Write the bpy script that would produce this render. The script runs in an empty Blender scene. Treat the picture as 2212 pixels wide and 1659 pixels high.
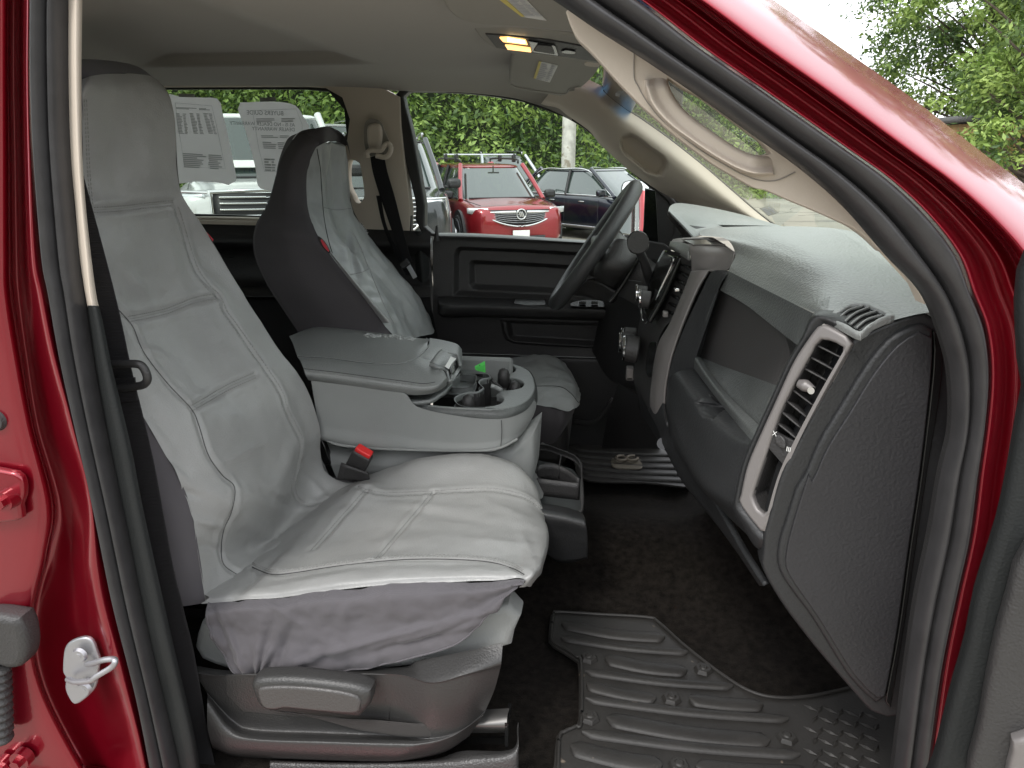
import bpy, bmesh, math, random
import numpy as np
from mathutils import Vector, Matrix, noise
from mathutils.bvhtree import BVHTree
R = math.radians
random.seed(7)
SC = bpy.context.scene
# ---------------------------------------------------------------- camera
CAMLOC = Vector((0.0, -0.9, 1.65)); PITCH = 17.5; YAW = 7.0; FPX = 1580.0
cd = bpy.data.cameras.new("camera"); cam = bpy.data.objects.new("camera", cd)
SC.collection.objects.link(cam)
cam.location = CAMLOC; cam.rotation_euler = (R(90-PITCH), 0, R(YAW))
cd.sensor_width = 36; cd.lens = 36*FPX/2212; cd.clip_start = 0.02; cd.clip_end = 500
SC.camera = cam
# ---------------------------------------------------------------- world, sun, exposure
w = bpy.data.worlds.new("World"); SC.world = w; w.use_nodes = True
wt = w.node_tree; wt.nodes.clear()
o_ = wt.nodes.new('ShaderNodeOutputWorld'); bg = wt.nodes.new('ShaderNodeBackground')
sky = wt.nodes.new('ShaderNodeTexSky'); sky.sky_type = 'NISHITA'; sky.sun_disc = False
SUN_EL, SUN_AZ = 52, 205
sky.sun_elevation = R(SUN_EL); sky.sun_rotation = R(SUN_AZ); sky.dust_density = 3; sky.air_density = 1.0
hs = wt.nodes.new('ShaderNodeHueSaturation'); hs.inputs['Saturation'].default_value = 0.35
mx = wt.nodes.new('ShaderNodeMix'); mx.data_type = 'RGBA'; mx.inputs[0].default_value = 0.8
mx.inputs[7].default_value = (10.5, 10.7, 11.2, 1)       # overcast cloud layer
wt.links.new(sky.outputs[0], hs.inputs['Color']); wt.links.new(hs.outputs[0], mx.inputs[6])
wt.links.new(mx.outputs[2], bg.inputs['Color']); bg.inputs['Strength'].default_value = 0.15
wt.links.new(bg.outputs[0], o_.inputs['Surface'])
sd = bpy.data.lights.new("sun", 'SUN'); sun = bpy.data.objects.new("sun", sd); SC.collection.objects.link(sun)
sd.energy = 1.3; sd.angle = R(14); sd.color = (1, .97, .92)
# sun high over the photographer's shoulder
az = R(SUN_AZ)
sdir = Vector((math.sin(az)*math.cos(R(SUN_EL)), math.cos(az)*math.cos(R(SUN_EL)), math.sin(R(SUN_EL))))
sun.rotation_euler = sdir.to_track_quat('Z', 'Y').to_euler()
SC.view_settings.view_transform = 'Standard'; SC.view_settings.look = 'None'
SC.view_settings.gamma = 1; SC.view_settings.exposure = 0.65
SC.cycles.use_denoising = True
SC.cycles.max_bounces = 8; SC.cycles.diffuse_bounces = 4; SC.cycles.transparent_max_bounces = 12

# ---------------------------------------------------------------- geometry helpers
RM = Matrix.Rotation(R(YAW), 3, 'Z') @ Matrix.Rotation(R(90-PITCH), 3, 'X')
RMi = RM.transposed()
def ray(px, py): return RM @ Vector(((px-1106)/FPX, (829.5-py)/FPX, -1))
def V(px, py, Y):
    d = ray(px, py); return CAMLOC + d*((Y-CAMLOC.y)/d.y)
def VZ(px, py, Z):
    d = ray(px, py); return CAMLOC + d*((Z-CAMLOC.z)/d.z)
def VX(px, py, X):
    d = ray(px, py); return CAMLOC + d*((X-CAMLOC.x)/d.x)
def proj(p):
    c = RMi @ (Vector(p)-CAMLOC); return (1106+FPX*c.x/-c.z, 829.5-FPX*c.y/-c.z)
CR = dict(A=(0,0,1.62), B=(600,300,1.659), C=(1500,0,1.659), D=(2400,0,1.3042), E=(0,1024,1.62), F=(1100,1200,1.5079),
          G=(2400,700,1.276), H=(0,2000,1.5473), I=(700,2000,1.4747), J=(1900,1900,1.4154), K=(2900,1900,1.4156),
          L=(2300,800,1.5086), M=(2900,1100,1.5078), N=(1640,1300,2.962), O=(1640,550,3.6867), P=(1740,900,2.4578),
          Q=(2150,650,2.765), Rr=(1050,1250,2.011), S=(3050,0,1.8432), T=(1150,350,3.3175), U=(2350,200,2.765), X=(2650,600,2.4578))
def cr(k, pts):
    """points read off an enlarged detail -> picture units"""
    if k is None: return [tuple(p[:2]) for p in pts]
    ox, oy, s = CR[k]; return [((ox+p[0]/s)/1.8517, (oy+p[1]/s)/1.8517) for p in pts]
def W(k, pts, Y):
    q = cr(k, pts); n = len(q)
    if not isinstance(Y, (list, tuple)): Y = [Y]*n
    elif len(Y) != n:
        Y = [float(v) for v in np.interp(np.linspace(0, 1, n), np.linspace(0, 1, len(Y)), Y)]
    return [V(a, b, y) for (a, b), y in zip(q, Y)]
def crom(P, n, closed=False):
    """Catmull-Rom through P (k,3), n samples, uniform in index"""
    P = np.array([tuple(p) for p in P], float); k = len(P)
    if closed:
        t = np.linspace(0, k, n, endpoint=False); E = np.vstack([P[-1:], P, P[:2]])
    else:
        t = np.linspace(0, k-1, n); E = np.vstack([2*P[0]-P[1], P, 2*P[-1]-P[-2]])
    i = np.minimum(t.astype(int), (k-1 if closed else k-2)); f = (t-i)[:, None]
    p0, p1, p2, p3 = E[i], E[i+1], E[i+2], E[i+3]
    return 0.5*((2*p1)+(-p0+p2)*f+(2*p0-5*p1+4*p2-p3)*f*f+(-p0+3*p1-3*p2+p3)*f**3)
def arc(P, n, dense=400):
    Q = crom(P, dense); d = np.r_[0, np.cumsum(np.linalg.norm(np.diff(Q, axis=0), axis=1))]
    t = np.linspace(0, d[-1], n); return np.stack([np.interp(t, d, Q[:, j]) for j in range(Q.shape[1])], 1)
def lin(P, n):
    P = np.array([tuple(p) for p in P], float); d = np.r_[0, np.cumsum(np.linalg.norm(np.diff(P, axis=0), axis=1))]
    t = np.linspace(0, d[-1], n); return np.stack([np.interp(t, d, P[:, j]) for j in range(P.shape[1])], 1)
def gridp(rows, nu, nv):
    same = len(set(len(r) for r in rows)) == 1
    A = [crom(r, nu) if same else arc(r, nu) for r in rows]
    A = np.array(A)
    if len(rows) == 2:
        f = np.linspace(0, 1, nv)[:, None, None]; return A[0][None]*(1-f)+A[1][None]*f
    return np.stack([crom(A[:, j], nv) for j in range(nu)], 1)
def normals(G):
    du = np.gradient(G, axis=1); dv = np.gradient(G, axis=0); N = np.cross(du, dv)
    return N/np.maximum(np.linalg.norm(N, axis=2, keepdims=True), 1e-9)
def to_cam(G, N):
    D = np.array(CAMLOC)-G
    s = np.sign((N*D).sum(2, keepdims=True)); 
    return N*(1 if s.mean() > 0 else -1)
def gmesh(G, closeu=False):
    nv, nu, _ = G.shape; vs = G.reshape(-1, 3)
    I = np.arange(nv*nu).reshape(nv, nu)
    if closeu: I = np.hstack([I, I[:, :1]])
    f = np.stack([I[:-1, :-1], I[:-1, 1:], I[1:, 1:], I[1:, :-1]], -1).reshape(-1, 4)
    return vs, f
def mk(name, verts, faces, m, parent=None, smooth=True, sharp=None, bevel=0, solid=0, sub=0, offset=0.0, seg=2, bang=35):
    me = bpy.data.meshes.new(name)
    me.from_pydata([tuple(map(float, v)) for v in verts], [], [tuple(int(i) for i in f) for f in faces])
    if smooth: me.polygons.foreach_set('use_smooth', [True]*len(me.polygons))
    if sharp: me.set_sharp_from_angle(angle=R(sharp))
    for mm in (m if isinstance(m, (list, tuple)) else [m]): me.materials.append(mm)
    o = bpy.data.objects.new(name, me); SC.collection.objects.link(o)
    if parent: o.parent = parent
    if sub:
        md = o.modifiers.new('s', 'SUBSURF'); md.levels = md.render_levels = sub
    if solid:
        md = o.modifiers.new('t', 'SOLIDIFY'); md.thickness = solid; md.offset = offset
    if bevel:
        md = o.modifiers.new('b', 'BEVEL'); md.width = bevel; md.segments = seg; md.limit_method = 'ANGLE'; md.angle_limit = R(bang)
        md.harden_normals = False
    me.update(); return o
def surf(name, rows, m, parent=None, nu=60, nv=30, disp=None, solid=0, sharp=None, offset=0.0, ret=False):
    G = gridp(rows, nu, nv)
    if disp is not None:
        N = to_cam(G, normals(G)); G = disp(G, N)
    vs, f = gmesh(G)
    o = mk(name, vs, f, m, parent, solid=solid, sharp=sharp, offset=offset)
    if ret: return o, G
    return o
def bvh_of(G):
    vs, f = gmesh(G); return BVHTree.FromPolygons([tuple(v) for v in vs], [tuple(x) for x in f])
def hit(bvh, px, py, lift=0.0):
    d = ray(px, py).normalized(); h = bvh.ray_cast(CAMLOC, d)
    if h[0] is None: return None
    return h[0]-d*lift
def on(bvh, k, pts, n, lift=0.0):
    q = arc([(a, b, 0) for a, b in cr(k, pts)], n)
    return [p for p in (hit(bvh, a, b, lift) for a, b, _ in q) if p is not None]
def fbm(P, sc, oct=3, seed=0.0):
    out = np.empty(len(P))
    for i, p in enumerate(P): out[i] = noise.fractal(Vector((p[0]*sc+seed, p[1]*sc+seed*.7, p[2]*sc)), 1.0, 2.0, oct)
    return out
def poly_dist(Pts, Q):
    """distance of every point in Pts (n,3) to polyline Q (m,3)"""
    Q = np.array([tuple(q) for q in Q]); best = np.full(len(Pts), 9.0)
    for a, b in zip(Q[:-1], Q[1:]):
        ab = b-a; t = np.clip(((Pts-a)@ab)/max(ab@ab, 1e-12), 0, 1)
        best = np.minimum(best, np.linalg.norm(Pts-(a+t[:, None]*ab), axis=1))
    return best
def sweep(pts, prof, up=Vector((0, -1, 0)), closed=False, n=None, twist=None, raw=False):
    """prof: list of (a,b): a across, b along up; or float radius (8-gon tube); may be a list of radii"""
    P = np.array([tuple(p) for p in pts], float)
    if n: P = crom(P, n, closed)
    k = len(P); T = (np.roll(P, -1, 0)-np.roll(P, 1, 0)) if closed else np.gradient(P, axis=0)
    rad = None
    if not isinstance(prof, list) or (prof and not isinstance(prof[0], tuple)):
        rad = np.interp(np.linspace(0, 1, k), np.linspace(0, 1, len(prof)), prof) if isinstance(prof, list) else np.full(k, prof)
        prof = [(math.cos(a), math.sin(a)) for a in np.linspace(0, 2*math.pi, 12, endpoint=False)]
    else: rad = np.ones(k)
    vs = []; upv = np.array(up, float)
    for i in range(k):
        t = T[i]/max(np.linalg.norm(T[i]), 1e-9)
        s = np.cross(t, upv); ns = np.linalg.norm(s)
        if ns < 1e-4: s = np.cross(t, (1, 0, .1)); ns = np.linalg.norm(s)
        s /= ns; u = np.cross(s, t)
        vs += [P[i]+rad[i]*(a*s+b*u) for a, b in prof]
    m = len(prof); G = np.array(vs).reshape(k, m, 3)
    if closed: G = np.vstack([G, G[:1]])
    v, f = gmesh(G, closeu=True); f = [tuple(x) for x in f]
    if not closed: f += [tuple(range(m))[::-1], tuple(range((k-1)*m, k*m))]
    return (list(v), f)
def join(*parts):
    vs, fs = [], []
    for v, f in parts:
        b = len(vs); vs += [tuple(x) for x in v]; fs += [tuple(i+b for i in q) for q in f]
    return vs, fs
def tube(name, pts, r, m, parent=None, n=None, **k):
    v, f = sweep(pts, r, n=n); return mk(name, v, f, m, parent, sharp=60, **k)
def boxm(c, d, rot=None):
    c = Vector(c); hx, hy, hz = (x/2 for x in d)
    vs = [Vector((sx*hx, sy*hy, sz*hz)) for sx in (-1, 1) for sy in (-1, 1) for sz in (-1, 1)]
    if rot is not None: vs = [rot @ v for v in vs]
    return ([tuple(v+c) for v in vs], [(0, 1, 3, 2), (4, 6, 7, 5), (0, 4, 5, 1), (2, 3, 7, 6), (0, 2, 6, 4), (1, 5, 7, 3)])
def cylm(a, b, r1, r2=None, n=24):
    a, b = Vector(a), Vector(b); ax = (b-a).normalized(); r2 = r1 if r2 is None else r2
    s = ax.orthogonal().normalized(); t = ax.cross(s)
    vs = [tuple(p+(s*math.cos(w)+t*math.sin(w))*r) for p, r in ((a, r1), (b, r2)) for w in np.linspace(0, 2*math.pi, n, endpoint=False)]
    return (vs, [(i, (i+1) % n, n+(i+1) % n, n+i) for i in range(n)]+[tuple(range(n))[::-1], tuple(range(n, 2*n))])
def mesh(name, parts, m, parent=None, sharp=35, **k):
    v, f = join(*parts); return mk(name, v, f, m, parent, sharp=sharp, **k)
class Pl:
    """plane: point, normal (towards the viewer side)"""
    def __init__(s, p, n): s.p = Vector(p); s.n = Vector(n).normalized(); s.x = Vector((0, 0, 1)).cross(s.n) if abs(s.n.z) < .99 else Vector((1, 0, 0)); s.x.normalize(); s.y = s.n.cross(s.x)
    def hit(s, px, py):
        d = ray(px, py); return CAMLOC+d*((s.p-CAMLOC).dot(s.n)/d.dot(s.n))
    def loc(s, q): q = q-s.p; return (q.dot(s.x), q.dot(s.y))
def inset(P, d):
    """shrink a closed 2D outline by d"""
    x, y = P[:, 0], P[:, 1]; A = (x*np.roll(y, -1)-np.roll(x, -1)*y).sum(); sg = 1 if A > 0 else -1
    e = np.roll(P, -1, 0)-P; e = e[:, :2]/np.maximum(np.linalg.norm(e[:, :2], axis=1, keepdims=True), 1e-9)
    n = np.stack([-e[:, 1], e[:, 0]], 1)*sg; m_ = n+np.roll(n, 1, 0); m_ /= np.maximum(np.linalg.norm(m_, axis=1, keepdims=True), .35)
    Q = P.copy(); Q[:, :2] += m_*d
    if len(P) > 12:
        Z = np.c_[P[:, :2], np.zeros(len(P))]; dist = poly_dist(np.c_[Q[:, :2], np.zeros(len(Q))], np.vstack([Z, Z[:1]]))
        Q = Q[dist > .9*abs(d)]
    return Q
def plate(name, k, outline, pl, thick, m, parent=None, holes=(), bevel=0.004, smooth=True, res=3, rnd=True, hk=None):
    """closed outline (picture units via crop k) laid on a plane and given thickness behind it; rounded edges"""
    if not isinstance(pl, Pl): pl = Pl((0, pl, 0), (0, -1, 0))
    cu = bpy.data.curves.new('c', 'CURVE'); cu.dimensions = '2D'; cu.fill_mode = 'BOTH'
    cu.extrude = max(thick/2-bevel, 0.0002); cu.bevel_depth = bevel; cu.bevel_resolution = res
    for hi, q in enumerate([cr(k, outline)]+[cr(hk or k, h) for h in holes]):
        P = [(*pl.loc(pl.hit(a, b)), 0) for a, b in q]
        if rnd: P = crom(P, len(P)*4, True)
        if rnd:
            C_ = np.vstack([P, P[:1]]); dd = np.r_[0, np.cumsum(np.linalg.norm(np.diff(C_, axis=0), axis=1))]
            nn = int(min(len(P), max(16, dd[-1]/(bevel*.8)))); tt = np.linspace(0, dd[-1], nn, endpoint=False)
            P = np.stack([np.interp(tt, dd, C_[:, j]) for j in range(3)], 1)
        P = inset(np.array(P), bevel if hi == 0 else -bevel)
        sp = cu.splines.new('POLY'); sp.points.add(len(P)-1)
        for i, p in enumerate(P): sp.points[i].co = (p[0], p[1], 0, 1)
        sp.use_cyclic_u = True
    co = bpy.data.objects.new('c', cu); SC.collection.objects.link(co)
    dg = bpy.context.evaluated_depsgraph_get(); dg.update()
    me = bpy.data.meshes.new_from_object(co.evaluated_get(dg)); bpy.data.objects.remove(co); bpy.data.curves.remove(cu)
    M = Matrix(((pl.x.x, pl.y.x, pl.n.x, pl.p.x), (pl.x.y, pl.y.y, pl.n.y, pl.p.y), (pl.x.z, pl.y.z, pl.n.z, pl.p.z), (0, 0, 0, 1)))
    me.transform(M @ Matrix.Translation((0, 0, -thick/2)))
    me.name = name; me.materials.clear(); me.materials.append(m)
    me.polygons.foreach_set('use_smooth', [smooth]*len(me.polygons)); me.set_sharp_from_angle(angle=R(40))
    o = bpy.data.objects.new(name, me); SC.collection.objects.link(o)
    if parent: o.parent = parent
    return o
def textm(name, s, pos, xdir, ydir, size, m, parent=None, mirror=False, thick=0.0004, align='LEFT'):
    cu = bpy.data.curves.new('t', 'FONT'); cu.body = s; cu.size = 1; cu.align_x = align; cu.extrude = 0
    co = bpy.data.objects.new('t', cu); SC.collection.objects.link(co)
    dg = bpy.context.evaluated_depsgraph_get(); dg.update()
    me = bpy.data.meshes.new_from_object(co.evaluated_get(dg)); bpy.data.objects.remove(co); bpy.data.curves.remove(cu)
    X = Vector(xdir).normalized()*size*(-1 if mirror else 1); Y = Vector(ydir).normalized()*size; Z = X.cross(Y).normalized()*size
    p = Vector(pos)
    me.transform(Matrix(((X.x, Y.x, Z.x, p.x), (X.y, Y.y, Z.y, p.y), (X.z, Y.z, Z.z, p.z), (0, 0, 0, 1))))
    me.materials.clear(); me.materials.append(m); me.name = name
    o = bpy.data.objects.new(name, me); SC.collection.objects.link(o)
    if parent: o.parent = parent
    return o
def thing(name, label, cat, loc=(0, 0, 0), group=None):
    o = bpy.data.objects.new(name, None); SC.collection.objects.link(o); o.empty_display_size = .1
    o.location = loc; o['label'] = label; o['category'] = cat
    if group: o['group'] = group
    return o
def tag(o, label, cat, group=None):
    o['label'] = label; o['category'] = cat
    if group: o['group'] = group
    return o
def struct(o, kind='structure'): o['kind'] = kind; return o
def rebase(o):
    """put a lone mesh's origin at its base"""
    me = o.data; n = len(me.vertices); a = np.empty(n*3); me.vertices.foreach_get('co', a); a = a.reshape(-1, 3)
    b = Vector(((a[:, 0].min()+a[:, 0].max())/2, (a[:, 1].min()+a[:, 1].max())/2, a[:, 2].min()))
    me.transform(Matrix.Translation(-b)); o.location = b; return o
def settle(root, base):
    """children were built in world space; move the empty to its base"""
    base = Vector(base); root.location = base
    for c in root.children:
        if not c.get('_local'): c.location = c.location-base

# ---------------------------------------------------------------- materials
def mat(name, col, rough=.5, metal=0, bump=None, var=0, coat=0, spec=.5, sheen=0, emit=None, es=1, trans=None, vs=8, dirt=None):
    m = bpy.data.materials.new(name); m.use_nodes = True; nt = m.node_tree; N = nt.nodes; L = nt.links
    b = N['Principled BSDF']; b.inputs['Base Color'].default_value = (*col, 1); b.inputs['Roughness'].default_value = rough
    b.inputs['Metallic'].default_value = metal; b.inputs['Coat Weight'].default_value = coat; b.inputs['Coat Roughness'].default_value = .08
    b.inputs['Specular IOR Level'].default_value = spec; b.inputs['Sheen Weight'].default_value = sheen
    if emit: b.inputs['Emission Color'].default_value = (*emit, 1); b.inputs['Emission Strength'].default_value = es
    tc = N.new('ShaderNodeTexCoord')
    if var:
        n = N.new('ShaderNodeTexNoise'); n.inputs['Scale'].default_value = vs; n.inputs['Detail'].default_value = 6
        L.new(tc.outputs['Object'], n.inputs['Vector'])
        r = N.new('ShaderNodeMapRange'); r.inputs[1].default_value = .3; r.inputs[2].default_value = .7
        r.inputs[3].default_value = 1-var; r.inputs[4].default_value = 1+var; L.new(n.outputs[0], r.inputs[0])
        x = N.new('ShaderNodeVectorMath'); x.operation = 'SCALE'; x.inputs[0].default_value = col; L.new(r.outputs[0], x.inputs['Scale'])
        cur = x.outputs[0]
        if dirt:
            n2 = N.new('ShaderNodeTexNoise'); n2.inputs['Scale'].default_value = dirt[1]; n2.inputs['Detail'].default_value = 3
            L.new(tc.outputs['Object'], n2.inputs['Vector'])
            r2 = N.new('ShaderNodeMapRange'); r2.inputs[1].default_value = dirt[2]; r2.inputs[2].default_value = dirt[2]+.06; L.new(n2.outputs[0], r2.inputs[0])
            mi = N.new('ShaderNodeMix'); mi.data_type = 'RGBA'; L.new(r2.outputs[0], mi.inputs[0]); L.new(cur, mi.inputs[6]); mi.inputs[7].default_value = (*dirt[0], 1)
            cur = mi.outputs[2]
        L.new(cur, b.inputs['Base Color'])
        r3 = N.new('ShaderNodeMapRange'); r3.inputs[3].default_value = max(rough-.07, 0); r3.inputs[4].default_value = min(rough+.08, 1); L.new(n.outputs[0], r3.inputs[0]); L.new(r3.outputs[0], b.inputs['Roughness'])
    if bump:
        last = None
        for (kind, sc, st) in bump:
            if kind == 'noise':
                t = N.new('ShaderNodeTexNoise'); t.inputs['Scale'].default_value = sc; t.inputs['Detail'].default_value = 4; out = t.outputs[0]
            elif kind == 'vor':
                t = N.new('ShaderNodeTexVoronoi'); t.inputs['Scale'].default_value = sc; t.feature = 'SMOOTH_F1'; out = t.outputs[0]
            else:
                t = N.new('ShaderNodeTexWave'); t.inputs['Scale'].default_value = sc; t.bands_direction = kind; t.inputs['Distortion'].default_value = .3; out = t.outputs[1]
            L.new(tc.outputs['Object'], t.inputs['Vector'])
            bp = N.new('ShaderNodeBump'); bp.inputs['Strength'].default_value = st; bp.inputs['Distance'].default_value = .002
            L.new(out, bp.inputs['Height'])
            if last: L.new(last, bp.inputs['Normal'])
            last = bp.outputs[0]
        L.new(last, b.inputs['Normal'])
    return m
def glass(name, tint=(.95, .98, .96), refl=.06):
    m = bpy.data.materials.new(name); m.use_nodes = True; nt = m.node_tree; N = nt.nodes; L = nt.links
    N.remove(N['Principled BSDF']); o = N['Material Output']
    t = N.new('ShaderNodeBsdfTransparent'); t.inputs[0].default_value = (*tint, 1)
    g = N.new('ShaderNodeBsdfGlossy'); g.inputs['Roughness'].default_value = .01
    f = N.new('ShaderNodeFresnel'); f.inputs[0].default_value = 1.45
    mu = N.new('ShaderNodeMath'); mu.operation = 'MULTIPLY'; mu.inputs[1].default_value = refl/.04; L.new(f.outputs[0], mu.inputs[0]); mu.use_clamp = True
    x = N.new('ShaderNodeMixShader'); L.new(mu.outputs[0], x.inputs[0]); L.new(t.outputs[0], x.inputs[1]); L.new(g.outputs[0], x.inputs[2]); L.new(x.outputs[0], o.inputs[0])
    return m
LEA = [('vor', 420, .25), ('noise', 16, .2)]
M = dict(
 cover=mat('cover leather', (.285, .285, .278), .37, bump=LEA, var=.05, spec=.45),
 coverd=mat('driver cover leather', (.30, .31, .305), .4, bump=LEA, var=.05),
 fab=mat('cover stretch fabric', (.085, .079, .086), .85, bump=[('Z', 160, .15), ('noise', 30, .3)], var=.06, sheen=.15),
 fabd=mat('dark stretch fabric', (.062, .056, .06), .85, bump=[('noise', 300, .2)], var=.06, sheen=.1),
 stitch=mat('grey thread', (.22, .22, .21), .7), seam=mat('dark seam', (.04, .04, .04), .8),
 uph=mat('grey upholstery', (.235, .243, .236), .7, bump=[('noise', 500, .25)], var=.05, sheen=.1),
 vinyl=mat('grey vinyl', (.21, .218, .212), .38, bump=[('vor', 300, .3), ('noise', 90, .15)], var=.04),
 tray=mat('tray plastic', (.17, .18, .175), .42, bump=[('vor', 280, .4)], var=.08, vs=30),
 dband=mat('dash band', (.085, .09, .088), .45, bump=[('vor', 260, .4)], var=.08, vs=20, dirt=((.12,.12,.11), 60, .68)),
 dash=mat('dash top', (.22, .23, .224), .36, bump=[('vor', 260, .45), ('noise', 140, .2)], var=.06, vs=20, spec=.9),
 dashm=mat('dash side', (.020, .0205, .0215), .45, bump=[('noise', 160, .3), ('vor', 280, .2)], var=.08),
 blk=mat('black plastic', (.022, .021, .021), .5, bump=[('vor', 300, .3)], var=.1),
 blk2=mat('dark grey plastic', (.036, .0345, .034), .48, bump=[('vor', 320, .4)], var=.07),
 shield=mat('seat shield plastic', (.034, .033, .032), .43, bump=[('vor', 330, .25)], var=.08, vs=14),
 gloss=mat('gloss black', (.01, .01, .01), .12), silver=mat('silver trim', (.20, .186, .18), .45, metal=.35, bump=[('noise', 700, .08)]),
 chrome=mat('chrome', (.7, .7, .7), .12, metal=1), steel=mat('zinc steel', (.42, .42, .44), .45, metal=.8, bump=[('noise', 60, .2)]),
 cream=mat('cream trim', (.56, .49, .41), .6, bump=[('noise', 420, .12)], var=.02),
 head=mat('headliner cloth', (.275, .255, .225), .95, bump=[('noise', 700, .15)], sheen=.2),
 rub=mat('seal rubber', (.036, .035, .036), .36, bump=[('noise', 80, .2)], var=.15, vs=25),
 rubt=mat('lower pillar plastic', (.017, .0185, .0185), .55, spec=.25, bump=[('vor', 320, .3)], var=.05),
 belt=mat('belt webbing', (.014, .013, .0145), .5, bump=[('Z', 130, .9), ('X', 240, .5)], sheen=.05, spec=.2),
 carpet=mat('carpet', (.0115, .0095, .008), 1.0, bump=[('noise', 420, 1.0), ('noise', 40, .8)], var=.5, vs=60, sheen=.03, spec=.05, dirt=((.07, .06, .052), 900, .74)),
 mat=mat('mat rubber', (.024, .022, .020), .55, bump=[('noise', 180, .3)], var=.25, vs=9, dirt=((.16, .13, .10), 35, .72)),
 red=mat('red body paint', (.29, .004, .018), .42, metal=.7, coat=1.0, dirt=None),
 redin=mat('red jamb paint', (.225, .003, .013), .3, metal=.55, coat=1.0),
 lamp=mat('lit lamp lens', (.9, .6, .3), .3, emit=(1, .52, .16), es=1.4), lamp2=mat('lit lamp core', (1, .9, .7), .3, emit=(1, .83, .5), es=4),
 visor=mat('visor vinyl', (.30, .285, .25), .7, bump=[('noise', 500, .15)]),
 paper=mat('paper', (.9, .88, .9), .8, bump=[('noise', 30, .1)], var=.02), ink=mat('printing ink', (.33, .33, .35), .8), ink2=mat('faint ink', (.58, .58, .60), .8),
 white=mat('white label', (.75, .75, .72), .6), yel=mat('yellow label', (.72, .6, .16), .6), grn=mat('green tag', (.08, .62, .09), .5),
 redb=mat('red button', (.75, .03, .03), .35), orange=mat('orange plastic', (.8, .2, .03), .4), warn=mat('red fabric tag', (.6, .05, .07), .7),
 gl=glass('window glass', (.95, .98, .96), .02), gls=glass('windshield glass', (.92, .98, .90), .012), glb=glass('rear tinted glass', (.72, .76, .73), .02),
 band=glass('blue shade band', (.08, .30, .60), .05), mir=mat('mirror', (.9, .9, .9), .01, metal=1),
)
# ================================================================ the truck: cab shell
truck = thing('pickup_truck', 'dark red pickup truck with its front passenger door open, grey and black cab inside', 'pickup truck')
# --- door opening seal loop: outer and inner edge
SO = cr(None, [(325,1659),(297,1499),(270,1300),(247,1419-40),(208,1106),(167,920),(133,766),(110,636),(95,553),(77,333),(72,167),(73,0),(82,-60),(130,-112),(250,-146),(600,-165),(1000,-150),(1200,-92)])
SO = [(338,1720),(328,1659),(297,1499),(247,1300),(208,1106),(167,920),(133,766),(110,636),(95,553),(78,333),(72,167),(73,0),(84,-60),(130,-112),(250,-146),(600,-165),(1000,-165),(1220,-100),
      (1375,0),(1511,104),(1648,199),(1814,315),(1917,389),(2000,468),(2062,551),(2092,632),(2121,708),(2132,801),(2125,907),(2109,1026),(2092,1159),(2062,1293),(2031,1446),(2001,1659),(1990,1720)]
SI = [(395,1720),(388,1659),(352,1499),(308,1300),(268,1106),(228,920),(200,766),(182,636),(171,553),(153,333),(148,167),(148,0),(158,-30),(190,-62),(270,-88),(600,-98),(950,-95),(1130,-40),
      (1296,66),(1400,132),(1511,207),(1627,290),(1731,364),(1826,447),(1917,551),(1996,638),(2037,742),(2053,822),(2053,928),(2031,1026),(2008,1159),(1980,1293),(1957,1446),(1930,1659),(1922,1720)]
NC = 34
def sealprof(s):   # towards the viewer (-Y), two soft beads with a groove
    a = .014*math.sqrt(max(0, 1-((s-.24)/.24)**2)) if s < .48 else 0
    b = .018*math.sqrt(max(0, 1-((s-.76)/.24)**2)) if s > .52 else 0
    return a+b-(.010 if .46 < s < .54 else 0)
o3 = arc([V(x, y, .0) for x, y in SO], 260, 1200)
# inner curve matched by index
oi = crom([V(x, y, .0) for x, y in SO], 260); ii = crom([V(x, y, .03) for x, y in SI], 260)
rows = np.array([[oi[j]*(1-s)+ii[j]*s+np.array((0, -sealprof(s), 0)) for j in range(260)] for s in np.linspace(0, 1, NC)])
v, f = gmesh(rows); mk('door_seal', v, f, M['rub'], truck)
# inner flange behind seal so that no light slips round
fl = np.array([ii, ii+np.array((0, .012, 0))]); v, f = gmesh(fl); mk('seal_lip', v, f, M['blk'], truck)

# --- red B pillar on the left
def strip(pts_rows, m, name, nu=120, nv=60, **k): return surf(name, pts_rows, m, truck, nu, nv, **k)
edge = [(78,-140),(73,0),(72,167),(78,333),(95,553),(110,636),(133,766),(167,920),(208,1106),(247,1300),(297,1499),(328,1659),(345,1750)]
def shift(E, dx, dxb=None): 
    n = len(E); dxb = dx if dxb is None else dxb
    return [(x+dx+(dxb-dx)*i/(n-1), y) for i, (x, y) in enumerate(E)]
c1 = [(58,-140),(58,0),(57,167),(60,333),(68,553),(82,636),(108,766),(150,920),(192,1090),(198,1250),(235,1400),(282,1560),(322,1750)]
c1m = [(42,-140),(42,0),(42,167),(44,333),(50,553),(55,636),(70,766),(100,920),(150,1090),(155,1250),(165,1400),(215,1560),(265,1750)]
c2 = [(22,-140),(22,0),(22,167),(25,333),(28,553),(32,636),(50,766),(75,920),(120,1090),(105,1200),(78,1350),(105,1500),(215,1720)]
c2b = [(8,-140),(8,0),(8,167),(8,333),(8,553),(10,636),(28,766),(55,920),(92,1090),(85,1200),(58,1350),(82,1500),(185,1720)]
c3 = [(-60,-140),(-60,0),(-60,167),(-60,333),(-60,553),(-60,636),(-60,766),(-60,920),(-50,1090),(-50,1200),(-60,1350),(-60,1500),(-60,1720)]
def rr(E, Y): return [V(x, y, Y) for x, y in E]
strip([rr(edge, .012), rr(c1, -.008), rr(c1m, .045), rr(c2, .045), rr(c2b, .0), rr(c3, -.005)], M['redin'], 'center_pillar', 200, 110)
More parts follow.
